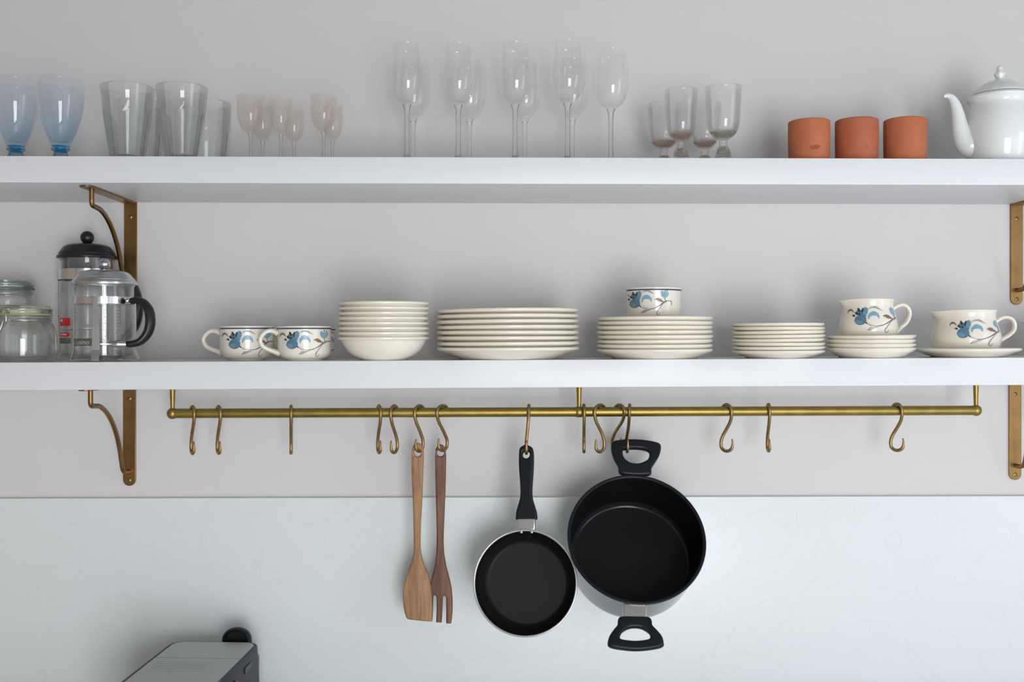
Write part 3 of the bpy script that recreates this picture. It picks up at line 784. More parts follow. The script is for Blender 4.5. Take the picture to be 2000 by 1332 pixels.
# ------------------------------------------------------------------ cups
def cup(cx, y, rim_py, label, z0=None, rpx=53.2, handle_az=-90.0, ccx=None, hpx=69.0, fl_dy=0.0, fl_sc=1.0, tilt=-TILT):
    s = mpp(cx, y); p = at(cx, 700, y)
    z0 = (ZL(p.x) + 0.0004) if z0 is None else z0
    H = at(cx, rim_py, y).z - z0
    Rr = rpx * s
    outer = [(0, 0.0022), (0.60 * Rr, 0.0022), (0.615 * Rr, 0.0), (0.65 * Rr, 0.0), (0.665 * Rr, 0.0025), (0.76 * Rr, 0.055 * H), (0.86 * Rr, 0.115 * H), (0.925 * Rr, 0.19 * H), (0.955 * Rr, 0.275 * H), (0.964 * Rr, 0.38 * H), (0.968 * Rr, H - 0.006), (0.990 * Rr, H - 0.0022), (Rr, H - 0.0008)]
    rim = [(0.992 * Rr, H)]
    inner = [(0.965 * Rr, H - 0.001), (0.925 * Rr, H - 0.008), (0.905 * Rr, 0.38 * H), (0.885 * Rr, 0.28 * H), (0.80 * Rr, 0.18 * H), (0.6 * Rr, 0.0085), (0, 0.0068)]
    t = thing('teacup', (p.x, y, z0), label, 'cup', 'floral cream cups', (0, tilt, 0))
    link('body', lathe_mesh(outer + rim + inner, 80, angle=60), M['cream'], t)
    rad = lerp_prof(outer[4:])
    z1, z2 = H - 0.0030, H - 0.0056
    link('rim_band', lathe_mesh([(rad(z1) + 0.0003, z1), (rad((z1 + z2) / 2) + 0.0003, (z1 + z2) / 2), (rad(z2) + 0.0003, z2)], 80), M['navy'], t)
    paint(t, math.atan2(-p.x, y + DW), (((ccx or cx) - cx)) * s, H * (1 - 0.465) + fl_dy, s, 0, rad, fl_sc)
    a = R(handle_az)
    key = [(0.955, H * 0.80), (1.14, H * 0.865), (1.36, H * 0.85), (1.545, H * 0.71), (1.58, H * 0.56), (1.48, H * 0.41), (1.28, H * 0.32), (1.06, H * 0.255), (0.90, H * 0.20)]
    key = [(q * Rr, z) for q, z in key]
    P = catmull([(q * math.sin(a), -q * math.cos(a), z) for q, z in key], 6)
    side = Vector((math.cos(a), math.sin(a), 0))
    tube('handle', P, [0.0058, 0.0046, 0.0042, 0.0042, 0.0042, 0.0042, 0.0044, 0.0052, 0.0058], M['cream'], t, 14, flat=1.35, ref=side)
    return t
yK = -DW + 1.8 + 0.056
cup(482.5, yK + 0.040, 637.5, 'floral cream teacup with blue rim at the left end, handle to the left', ccx=483)
cup(595, yK, 637.5, 'floral cream teacup with blue rim beside the stack of bowls', ccx=595, handle_az=-72)
cup(606, -DW + 1.8 + 0.175, 640, 'floral cream teacup half hidden behind the others, in the shade of the bowls', rpx=49, ccx=640, handle_az=-112)
zt = salad[-1].location.z
pitchA = salad[1].location.z - salad[0].location.z
cup(1277, yA, 563.5, 'floral cream teacup standing on the stack of salad plates', z0=zt + pitchA + 0.0002, rpx=54.3, handle_az=170, ccx=1263, fl_dy=0.0035, fl_sc=0.95, tilt=0)

# ------------------------------------------------------------------ jugs
def jug(cx, y, rpx, rim_py, label, z0, spx, hpts, fl=None, tilt=0.0):
    """rpx: radius of the body in pixels; spx: pixel of the spout tip"""
    s = mpp(cx, y); p = at(cx, 650, y); H = at(cx, rim_py, y).z - z0; Rr = rpx * s
    t = thing('cream_jug', (p.x, y, z0), label, 'jug', 'floral cream jugs', (0, tilt, 0))
    prof = smooth_prof([(0.70, 0.0), (0.84, 0.03), (0.95, 0.13), (1.0, 0.28), (0.985, 0.45), (0.925, 0.61), (0.87, 0.74), (0.845, 0.85), (0.86, 0.945), (0.885, 0.985)], 4)
    out = [(r * Rr, z * H) for r, z in prof]
    th = 0.0036
    rim = [(0.889 * Rr, 0.997 * H), (0.878 * Rr, H), (0.862 * Rr, 0.998 * H)]
    inn = [(r - th, z) for r, z in reversed(out) if z > 0.12 * H and z < 0.99 * H]
    tip = (cx - spx) * s - 0.885 * Rr
    def rf(r, z, a):
        k = z / H
        d = math.atan2(math.sin(a - 1.5 * PI), math.cos(a - 1.5 * PI))
        w = max(0.0, (k - 0.60) / 0.40) ** 2.2
        return r + tip * w * math.exp(-(d / 0.42) ** 2), z - 0.0035 * w * math.exp(-(d / 0.45) ** 2)
    link('body', lathe_mesh([(0, 0.0015), (0.74 * Rr, 0.0015), (0.76 * Rr, 0.0)] + out + rim + inn + [(0.6 * Rr, 0.0065), (0, 0.006)], 96, rf, angle=70), M['cream'], t)
    P = catmull([tuple(at(a, b, y) - Vector((p.x, y, z0))) for a, b in hpts], 6)
    tube('handle', P, [0.0050, 0.0040, 0.0038, 0.0038, 0.0038, 0.0038, 0.0040, 0.0050], M['cream'], t, 14, flat=1.6, ref=Vector((0, 1, 0)))
    if fl:
        paint(t, math.atan2(-p.x, y + DW), (fl[0] - cx) * s, at(cx, fl[1], y).z - z0, s, 0, lerp_prof(out), fl[2])
    return t
pz = sauc[1].location.z - sauc[0].location.z
jug(1695.5, yC, 54.8, 585, 'floral cream jug with spout, standing on a stack of saucers', sauc[-1].location.z + pz + 0.0002, 1635.5,
    [(1736, 612), (1744, 603), (1755, 596.5), (1766, 596), (1774.5, 604), (1776, 616), (1770, 630), (1759, 640), (1750, 650), (1746, 654)], (1705, 622.5, 1.0))
jug(1885.5, yJ, 63.8, 606.5, 'wider floral cream jug with spout, standing on a single saucer', single[-1].location.z + 0.0085 + 0.0002, 1814.5,
    [(1936, 637), (1946, 627), (1957, 620.5), (1969, 620), (1977.5, 625), (1981.5, 635), (1979, 646), (1970, 655), (1960, 661), (1950, 667), (1945, 670)], (1905, 647.5, 1.0))
x3 = at(2072, 640, -DW + 1.93)
jug(2072, -DW + 1.925, 63, 624, 'cream jug mostly beyond the right edge, only its spout tip showing', ZL(x3.x) + 0.0006, 1992,
    [(2122, 655), (2132, 645), (2144, 638), (2156, 637), (2166, 645), (2167, 656), (2161, 668), (2148, 677), (2136, 684), (2131, 687)], None, -TILT)

# ------------------------------------------------------------------ glassware
def vessel_prof(cx, y, pts, zb, t, zin_py, foot=None):
    """outer points (r px, y px) from the rim down; then metres points (r, z) of the foot; inner wall offset by t."""
    s = mpp(cx, y)
    out = [(r * s, at(cx, q, y).z - zb) for r, q in pts]
    zin = at(cx, zin_py, y).z - zb
    return s, out, zin
def glass_parts(name, cx, y, zb, bowl, lower, t, zin_py, label, cat, group, mats, bottoms, seg=56, rfun=None, splitn=('bowl', 'stem', 'foot'), n=4):
    """bowl: px profile rim->bottom; lower: [(part, [(r, z) metres])] continuing down to the base."""
    s, out, zin = vessel_prof(cx, y, bowl, zb, t, zin_py)
    out = smooth_prof(out, n)
    inner = [(max(0.0006, r - t), z) for r, z in out if z > zin + 0.002]
    rl = inner[-1][0]
    inner += [(rl * 0.75, zin + 0.0011), (rl * 0.4, zin + 0.0003), (0, zin)]
    r0, z0 = out[0]
    rim = [(r0 - t * 0.5, z0 + t * 0.45)]
    x = at(cx, 300, y).x
    root = thing(name, (x, y, zb), label, cat, group)
    full = list(reversed(inner)) + rim + out
    link('bowl', lathe_mesh(full, seg, rfun, angle=70), mats[0], root)
    last = out[-1]
    for (pn, pts), m in zip(lower, mats[1:]):
        pr_ = [last] + pts
        link(pn, lathe_mesh(pr_, seg, None, angle=60), m, root)
        last = pts[-1]
    return root
ZT = ZU + 0.0003
def zpx(cx, y, py): return at(cx, py, y).z - ZT

# blue goblets
for cx, y, lab in ((31, -DW + 1.895, 'pale blue glass goblet at the far left edge of the upper shelf'), (118.5, -DW + 1.860, 'pale blue glass goblet beside the clear tumblers')):
    s = mpp(cx, y); zn = zpx(cx, y, 286)
    low = [('bead', [(14.5 * s, zn - 0.0008), (17.2 * s, zn - 0.0035), (17.2 * s, zn - 0.0062), (14.6 * s, zn - 0.0085), (12.6 * s, zn - 0.0105)]),
           ('foot', [(12.6 * s, zn - 0.0125), (16 * s, zn - 0.0195), (24 * s, zn - 0.0275), (30 * s, 0.0035), (31 * s, 0.0016), (30 * s, 0.0), (0, 0.0)])]
    glass_parts('glass_goblet', cx, y, ZT, [(43.0, 158), (43.8, 175), (43.2, 195), (40.5, 217), (35.0, 239), (28.0, 260), (20.5, 277), (16.6, 286)], low, 0.0016, 279,
                lab, 'goblet', 'pale blue goblets', [M['blueglass'], M['bluebase'], M['blueglass2']], None)
# faceted tumblers
def tumbler(cx, y, prof, k_smooth, lab, nf=10):
    s, out, zin = vessel_prof(cx, y, prof, ZT, 0.0025, 300)
    out = [(r, z) for r, z in out if z > 0.004] + [(out[-1][0] * 1.0, 0.004), (out[-1][0] * 0.965, 0.0)]
    zk = at(cx, k_smooth, y).z - ZT
    op = []
    for (a, b) in zip(out, out[1:]):
        op.append(a)
        if abs(a[1] - b[1]) > 0.012:
            for i in (1, 2, 3): op.append((a[0] + (b[0] - a[0]) * i / 4, a[1] + (b[1] - a[1]) * i / 4))
    op.append(out[-1])
    t = 0.0027
    inner = [(r - t, z) for r, z in op if z > 0.0125]
    inner += [(inner[-1][0] - 0.002, 0.0105), (inner[-1][0] * 0.7, 0.0098), (0, 0.0095)]
    rim = [(op[0][0] - t / 2, op[0][1] + 0.0011)]
    seg = nf * 8
    N_OUT = set((round(r, 7), round(z, 7)) for r, z in op)
    def rf(r, z, a):
        if (round(r, 7), round(z, 7)) in N_OUT and z < zk:
            w = 2 * PI / nf; d = (a % w) - w / 2
            fac = math.cos(w / 2) / math.cos(d)
            b = min(1.0, (zk - z) / 0.006)
            return r * (1 + (fac * 1.018 - 1) * b), z
        return r, z
    me = lathe_mesh(list(reversed(inner)) + rim + op + [(0, 0.0006)], seg, rf, angle=14)
    o = link('glass_tumbler', me, M['greenglass'])
    o.location = (at(cx, 300, y).x, y, ZT)
    o.rotation_euler = (0, 0, R(9))
    return tag(o, lab, 'tumbler', 'faceted glass tumblers')
yT = -DW + 1.864
PT = [(51, 172), (49.2, 187), (47.0, 202), (46.0, 214), (45.6, 219), (41.0, 250), (36.5, 280), (33, 304), (31, 321)]
tumbler(249, yT, PT, 216, 'faceted clear tumbler standing beside the blue goblets')
tumbler(355.5, yT, [(r * 0.97, q) for r, q in PT], 216, 'faceted clear tumbler in front, right of its twin')
yT2 = -DW + 1.978
PT2 = [(48.5, 203), (47.6, 225), (46.6, 250), (46.2, 257), (45.9, 262), (44, 285), (41.5, 305), (39, 328)]
tumbler(270, yT2, PT2, 259, 'clear tumbler behind, between the two front tumblers')
tumbler(401.5, yT2, PT2, 259, 'clear tumbler behind the front row, nearest the small stemmed glasses')

# small stemmed glasses
def sherry(cx, y, rr, top, bot, lab):
    s = mpp(cx, y); zn = zpx(cx, y, bot)
    low = [('stem', [(3.6 * s, zn - 0.004), (2.9 * s, zn - 0.012), (2.7 * s, zn * 0.45), (3.4 * s, 0.0105)]), ('foot', [(5.5 * s, 0.0075), (13 * s, 0.0042), (21 * s, 0.0022), (22 * s, 0.0012), (21 * s, 0.0), (0, 0.0)])]
    h = bot - top
    glass_parts('stemmed_glass', cx, y, ZT, [(rr, top), (rr * 1.0, top + h * 0.2), (rr * 0.985, top + h * 0.42), (rr * 0.92, top + h * 0.62), (rr * 0.76, top + h * 0.79), (rr * 0.5, top + h * 0.92), (rr * 0.2, top + h * 1.0)], low, 0.0013,
                bot - 5, lab, 'glass', 'small dusty stemmed glasses', [M['dusty'], M['stemglass'], M['stemglass']], None, 44)
yE = -DW + 1.868; yE2 = -DW + 1.95
sherry(489.5, yE, 26.5, 188, 260.5, 'small dusty stemmed glass, leftmost of its front row')
sherry(548.5, yE, 22.5, 192, 262.5, 'small narrow dusty stemmed glass in the middle of its front row')
sherry(632, yE, 26, 187.5, 257.5, 'small dusty stemmed glass, rightmost of its front row')
sherry(513, yE2, 22.5, 203, 275, 'small dusty stemmed glass behind, leftmost of its back row')
sherry(574, yE2, 20.5, 212.5, 278, 'small dusty stemmed glass behind, middle of its back row')
sherry(649.5, yE2, 20.5, 206, 275, 'small dusty stemmed glass behind, rightmost of its back row')

# tall wine glasses
def wine(cx, y, top, bot, lab, rr=35.5):
    s = mpp(cx, y); zn = zpx(cx, y, bot)
    low = [('stem', [(8.2 * s, zn - 0.0012), (8.4 * s, zn - 0.003), (6.6 * s, zn - 0.0052), (5.6 * s, zn - 0.009), (4.9 * s, zn - 0.020), (4.4 * s, zn * 0.55), (4.5 * s, zn * 0.32), (5.4 * s, 0.016)]),
           ('foot', [(8.5 * s, 0.0095), (17 * s, 0.0052), (30 * s, 0.0026), (34 * s, 0.0016), (34.6 * s, 0.0008), (34 * s, 0.0), (0, 0.0)])]
    h = bot - top; q = rr
    glass_parts('wine_glass', cx, y, ZT, [(q * 0.885, top), (q * 0.945, top + h * 0.20), (q * 0.99, top + h * 0.40), (q * 1.0, top + h * 0.52), (q * 0.965, top + h * 0.66), (q * 0.86, top + h * 0.79), (q * 0.66, top + h * 0.90), (q * 0.42, top + h * 0.965), (q * 0.24, top + h)], low, 0.0012,
                bot - 5, lab, 'wine glass', 'tall wine glasses', [M['thin'], M['stemglass'], M['stemglass']], None, 56)
yW = -DW + 1.862; yW2 = -DW + 1.975
FR = ['leftmost', 'second from left', 'middle', 'second from right', 'rightmost']
for i, (cx, tp, bt, r_) in enumerate(((795, 89, 204.5, 35), (895, 90, 205, 35), (1006, 88, 204.5, 35.5), (1108.5, 85, 202, 36.5), (1193, 100, 213, 35))):
    wine(cx, yW if i < 4 else yW + 0.03, tp, bt, f'tall clear wine glass in the front row, {FR[i]}', r_)
BR = ['leftmost', 'second from left', 'third from left', 'rightmost']
for i, (cx, tp, bt) in enumerate(((807, 121, 231), (917, 121, 232), (1025, 120, 232), (1118, 120, 230))):
    wine(cx, yW2, tp, bt, f'tall clear wine glass in the back row, {BR[i]}', 33.5)

# short footed glasses with tinted bases
def rummer(cx, y, top, bot, rr, lab, tint):
    s = mpp(cx, y); zn = zpx(cx, y, bot); h = bot - top
    low = [('stem', [(8.4 * s, zn - 0.0016), (9.2 * s, zn - 0.0030), (8.0 * s, zn - 0.0048), (7.6 * s, zn - 0.010), (9.0 * s, zn - 0.0135)]),
           ('foot', [(13.0 * s, zn - 0.019), (14.6 * s, zn - 0.026), (15.0 * s, zn - 0.031), (20 * s, 0.0090), (27 * s, 0.0045), (29 * s, 0.0018), (28 * s, 0.0), (0, 0.0)])]
    root = glass_parts('footed_glass', cx, y, ZT, [(rr, top), (rr * 0.965, top + h * 0.25), (rr * 0.92, top + h * 0.5), (rr * 0.87, top + h * 0.70), (rr * 0.76, top + h * 0.84), (rr * 0.52, top + h * 0.95), (rr * 0.27, top + h)], low, 0.0018,
                bot - 14, lab, 'glass', 'short footed glasses with tinted bases', [M['glass'], M['glass'], tint], None, 48)
    # the tinted thick bottom of the bowl
    zz = zpx(cx, y, bot - 14); zb_ = zpx(cx, y, bot - 2)
    pts = [(0, zz + 0.0004), (rr * 0.60 * s, zz + 0.0006), (rr * 0.70 * s, zz - 0.0005), (rr * 0.58 * s, zz - 0.0050), (rr * 0.36 * s, zb_ + 0.0012), (0, zb_ + 0.0004)]
    link('tinted_base', lathe_mesh(pts, 40, angle=60), M['rosebase'] if tint is M['pinkglass'] else M['sagebase'], root)
M['rosebase'] = mat('rose_base', (0.80, 0.64, 0.55, 1), 0.02, trans=0.88, ior=1.3)
M['sagebase'] = mat('sage_base', (0.72, 0.78, 0.66, 1), 0.02, trans=0.88, ior=1.3)
yG = -DW + 1.866; yG2 = -DW + 1.955
rummer(1330, yG, 177, 276, 33.0, 'short footed glass with rosy base, front left of its group', M['pinkglass'])
rummer(1412.5, yG, 171, 272.5, 36.0, 'short footed glass with greenish base, front right of its group', M['sageglass'])
rummer(1296.5, yG2, 205, 291, 33.5, 'short footed glass with rosy base, back left of its group', M['pinkglass'])
rummer(1376.5, yG2, 203, 291, 31.5, 'short footed glass with rosy base, between and behind the front pair', M['pinkglass'])

# ------------------------------------------------------------------ terracotta cups
def clay(cx, y, rpx, top, lab, m):
    s = mpp(cx, y); H = at(cx, top, y).z - ZT; Rr = rpx * s
    t = thing('terracotta_cup', (at(cx, 300, y).x, y, ZT), lab, 'cup', 'terracotta cups')
    pr_ = [(0, 0.0), (Rr * 0.94, 0.0), (Rr * 0.975, 0.002), (Rr * 0.985, 0.02), (Rr, H * 0.6), (Rr * 1.0, H - 0.003), (Rr * 0.985, H - 0.0006), (Rr * 0.955, H), (Rr * 0.925, H - 0.002), (Rr * 0.91, H * 0.6), (Rr * 0.89, 0.012), (Rr * 0.7, 0.007), (0, 0.0065)]
    ph = random.uniform(0, 6)
    link('body', lathe_mesh(pr_, 72, lambda r, z, a: (r * (1 + 0.006 * math.sin(2 * a + ph) + 0.003 * math.sin(3 * a + z * 60)), z), angle=50), m, t)
    return t, Rr, s
yQ = -DW + 1.862
c1_, Rc, sc_ = clay(1580, yQ, 40, 238, 'terracotta cup with a dark smudge, leftmost of three', M['terracotta'])
c2_, _, _ = clay(1673, yQ, 41, 236, 'redder terracotta cup with a stamped mark, middle of three', M['terracotta_b'])
c3_, _, _ = clay(1767.5, yQ, 40.5, 235, 'terracotta cup without marks, nearest the white teapot', M['terracotta'])
def patch(parent, Rr, x0, z0, pts, m, name):
    bm = bmesh.new(); vs = []
    c = None
    ring = []
    for k in range(28):
        a = 2 * PI * k / 28
        rr = 0.0058 * (1 + 0.28 * math.sin(2 * a + 1) + 0.16 * math.sin(5 * a))
        lat = x0 + rr * 1.25 * math.cos(a); zz = z0 + rr * math.sin(a) * 0.9
        ph = math.asin(lat / Rr); R2 = Rr * 1.0075 + 0.0002
        ring.append(bm.verts.new((R2 * math.sin(ph), -R2 * math.cos(ph), zz)))
    bm.faces.new(ring)
    return link(name, finish(bm, name, True), m, parent)
zc = zpx(1578, yQ, 295)
patch(c1_, Rc, -0.0005, zc, None, M['stain'], 'smudge')
st_ = link('stamp', lathe_mesh([(0.0022, 0.0), (0.0030, 0.0004), (0.0038, 0.0)], 18, xf=RX90), M['terracotta_b'], c2_)
st_.location = (0.004, -Rc * 1.018, zpx(1675, yQ, 295))

# ------------------------------------------------------------------ teapot
yTp = -DW + 1.885
tcx = 1952.5
s = mpp(tcx, yTp); X = at(tcx, 300, yTp).x
tea = thing('teapot', (X, yTp, ZT), 'white porcelain teapot with lid at the right end of the upper shelf', 'teapot')
def tp(r, q): return (r * s, zpx(tcx, yTp, q))
bp = smooth_prof([(40 * s, 0.0), (49 * s, 0.002), (57 * s, 0.0095), tp(62.5, 297), tp(65.5, 280), tp(65.0, 258), tp(61.5, 236), tp(57, 220), tp(54, 210), tp(53.5, 204), tp(56.0, 198), tp(59.3, 194), tp(59.5, 191.5), tp(57.5, 189), tp(52, 186)], 3)
link('body', lathe_mesh([(0, 0.002), (38 * s, 0.002)] + bp + [tp(48, 186), (46 * s, bp[-1][1] - 0.004), tp(58, 250), (50 * s, 0.012), (0, 0.006)], 88, angle=60), M['porcelain'], tea)
lid = link('lid', lathe_mesh(smooth_prof([tp(51.5, 185.4), tp(50.5, 182.5), tp(46, 177.5), tp(38, 169.5), tp(27, 162), tp(15, 158), tp(8, 156.5)], 3) + [tp(0, 156)], 88,
           lambda r, z, a: (r * (1 + (0.012 * math.sin(a * 16) if 43 * s < r < 51 * s else 0)), z), angle=60), M['porcelain'], tea)
link('knob', lathe_mesh([tp(8, 156.5), tp(6.3, 154.5), tp(6.0, 153), tp(8.2, 149.5), tp(9.6, 146), tp(9.4, 143), tp(7.0, 139.5), tp(5.6, 137), tp(5.8, 134), tp(5.0, 130.5), tp(2.6, 128.8), tp(0, 128.4)], 32,
     lambda r, z, a: (r * (1 + 0.06 * math.sin(a * 8)), z)), M['porcelain'], lid)
sp_pts = [(1906, 284), (1892, 281), (1881, 268), (1875, 247), (1871, 224), (1866, 205), (1859, 192), (1850, 187), (1843, 188.5)]
sp_r = [27, 25, 19.5, 15.5, 12.5, 10.0, 7.6, 5.0, 2.6]
org = Vector((X, yTp, ZT))
SP = catmull([tuple(at(a, b, yTp) - org) for a, b in sp_pts], 6)
tube('spout', SP, [r * s for r in sp_r], M['porcelain'], tea, 24, flat=0.85, ref=Vector((0, 1, 0)))
HP = catmull([tuple(at(a, b, yTp) - org) for a, b in [(2006, 206), (2022, 196), (2042, 196), (2056, 210), (2058, 232), (2048, 256), (2030, 272), (2012, 280)]], 6)
tube('handle', HP, 0.0058, M['porcelain'], tea, 16)

# ------------------------------------------------------------------ clip-top jars
def jar(cx, y, rb, rn, ys, label, lidm, sealm, clip_az, body_h):
    """ys: (lid top px, seal px, shoulder px)"""
    s = mpp(cx, y); X = at(cx, 690, y).x; zb = ZL(X) + 0.0004
    z = lambda q: at(cx, q, y).z - zb
    t = thing('clip_top_jar', (X, y, zb), label, 'jar', 'clip-top glass jars', (0, -TILT, 0))
    rb *= s; rn *= s
    zs = z(ys[1]); zsh = z(ys[2])
    out = smooth_prof([(rn * 0.985, zs - 0.0005), (rn * 1.0, zs - 0.004), (rn * 0.955, zs - 0.007), (rn * 0.955, zsh + 0.003), (rn * 1.02, zsh - 0.003), (rb * 0.955, zsh - 0.013), (rb, zsh - 0.026), (rb, 0.018), (rb * 0.975, 0.008), (rb * 0.90, 0.002), (rb * 0.84, 0.0)], 4)
    inn = [(r - 0.0032, zz) for r, zz in out if zz > 0.010]
    inn += [(rb * 0.86, 0.0078), (rb * 0.6, 0.0066), (0, 0.0095)]
    link('body', lathe_mesh(list(reversed(inn)) + [(rn * 0.95, zs)] + out + [(rb * 0.8, 0.0012), (rb * 0.5, 0.003), (0, 0.0045)], 64, angle=60), M['greenglass'], t)
    link('rubber_seal', lathe_mesh([(rn * 0.90, zs + 0.0004), (rn * 1.01, zs + 0.0004), (rn * 1.02, zs + 0.0018), (rn * 1.01, zs + 0.0034), (rn * 0.90, zs + 0.0034), (rn * 0.90, zs + 0.0004)], 64), sealm, t)
    zl = z(ys[0]); z0_ = zs + 0.0037
    link('lid', lathe_mesh([(0, z0_ + 0.004), (rn * 0.78, z0_ + 0.004), (rn * 0.84, z0_), (rn * 0.98, z0_), (rn * 1.0, z0_ + 0.002), (rn * 0.985, z0_ + 0.0065), (rn * 0.93, zl - 0.0065), (rn * 0.955, zl - 0.0045), (rn * 0.955, zl - 0.001), (rn * 0.92, zl), (rn * 0.75, zl - 0.0012), (0, zl - 0.0028)], 64, angle=60), lidm, t)
    a = R(clip_az)
    def P(lat, out_, zz):   # lateral around the front of the clip
        ph = a + lat / rn
        return ((rn + out_) * math.sin(ph), -(rn + out_) * math.cos(ph), zz)
    zr = zs - 0.0085
    ringp = [((rn * 0.955 + 0.0013) * math.sin(2 * PI * k / 40), -(rn * 0.955 + 0.0013) * math.cos(2 * PI * k / 40), zr) for k in range(40)]
    bm = bmesh.new(); tube_bm(bm, [Vector(q) for q in ringp + ringp[:1]], 0.0010, 8)
    clip = link('neck_wire', finish(bm, 'neck_wire'), M['wire'], t)
    bail = catmull([P(-0.0165, 0.0035, zr - 0.003), P(-0.017, 0.004, zr + 0.006), P(-0.0135, 0.0035, zl - 0.007), P(-0.010, 0.0022, zl - 0.0035), P(0.0, 0.0018, zl - 0.003), P(0.010, 0.0022, zl - 0.0035), P(0.0135, 0.0035, zl - 0.007), P(0.017, 0.004, zr + 0.006), P(0.0165, 0.0035, zr - 0.003)], 5)
    tube('bail_wire', bail, 0.00105, M['wire'], t, 8)
    lev = catmull([P(-0.0085, 0.0035, zr + 0.0045), P(-0.0120, 0.005, zr), P(-0.0105, 0.0075, zr - 0.012), P(-0.006, 0.0105, zr - 0.026), P(0, 0.011, zr - 0.030), P(0.006, 0.0105, zr - 0.026), P(0.0105, 0.0075, zr - 0.012), P(0.0120, 0.005, zr), P(0.0085, 0.0035, zr + 0.0045)], 5)
    tube('clip_lever', lev, 0.00105, M['wire'], t, 8)
    ring2 = [((rn + 0.0012) * math.sin(2 * PI * k / 40), -(rn + 0.0012) * math.cos(2 * PI * k / 40), zl - 0.0078) for k in range(40)]
    bm = bmesh.new(); tube_bm(bm, [Vector(q) for q in ring2 + ring2[:1]], 0.0009, 8)
    link('lid_wire', finish(bm, 'lid_wire'), M['wire'], t)
    return t
jar(46, -DW + 1.864, 60, 52, (597, 617, 630), 'squat clip-top jar with olive glass lid at the left edge', M['jarlid_o'], M['seal_o'], -26, None)
jar(13, -DW + 1.982, 54, 50, (548.5, 566, 580), 'taller clip-top jar with teal glass lid behind the squat jar', M['jarlid_t'], M['seal_t'], -22, None)

# ------------------------------------------------------------------ coffee presses
def strip(name, path, widths, az, th, m, parent):
    """flat metal strip standing radially at azimuth az; path of (r, z)"""
    c = catmull([(r, z, 0) for r, z in path], 5); n = len(c); bm = bmesh.new(); rings = []
    a = R(az); rad = Vector((math.sin(a), -math.cos(a), 0)); tan = Vector((math.cos(a), math.sin(a), 0)); k = len(widths) - 1
    for i, p in enumerate(c):
        q0, q1 = c[max(i - 1, 0)], c[min(i + 1, n - 1)]
        d = Vector((q1.x - q0.x, q1.y - q0.y)).normalized()
        nr = rad * d.y - Vector((0, 0, 1)) * d.x
        f = i * k / (n - 1); j = min(k - 1, int(f)); w = widths[j] + (widths[j + 1] - widths[j]) * (f - j)
        o = rad * p.x + Vector((0, 0, p.y))
        rings.append([bm.verts.new(o + tan * sx * w / 2 + nr * sn * th / 2) for sx, sn in ((-1, -1), (1, -1), (1, 1), (-1, 1))])
    for A, B in zip(rings, rings[1:]):
        for j in range(4): bm.faces.new((A[j], A[(j + 1) % 4], B[(j + 1) % 4], B[j]))
    bm.faces.new(rings[0]); bm.faces.new(rings[-1])
    return link(name, finish(bm, name, True, 40), m, parent)
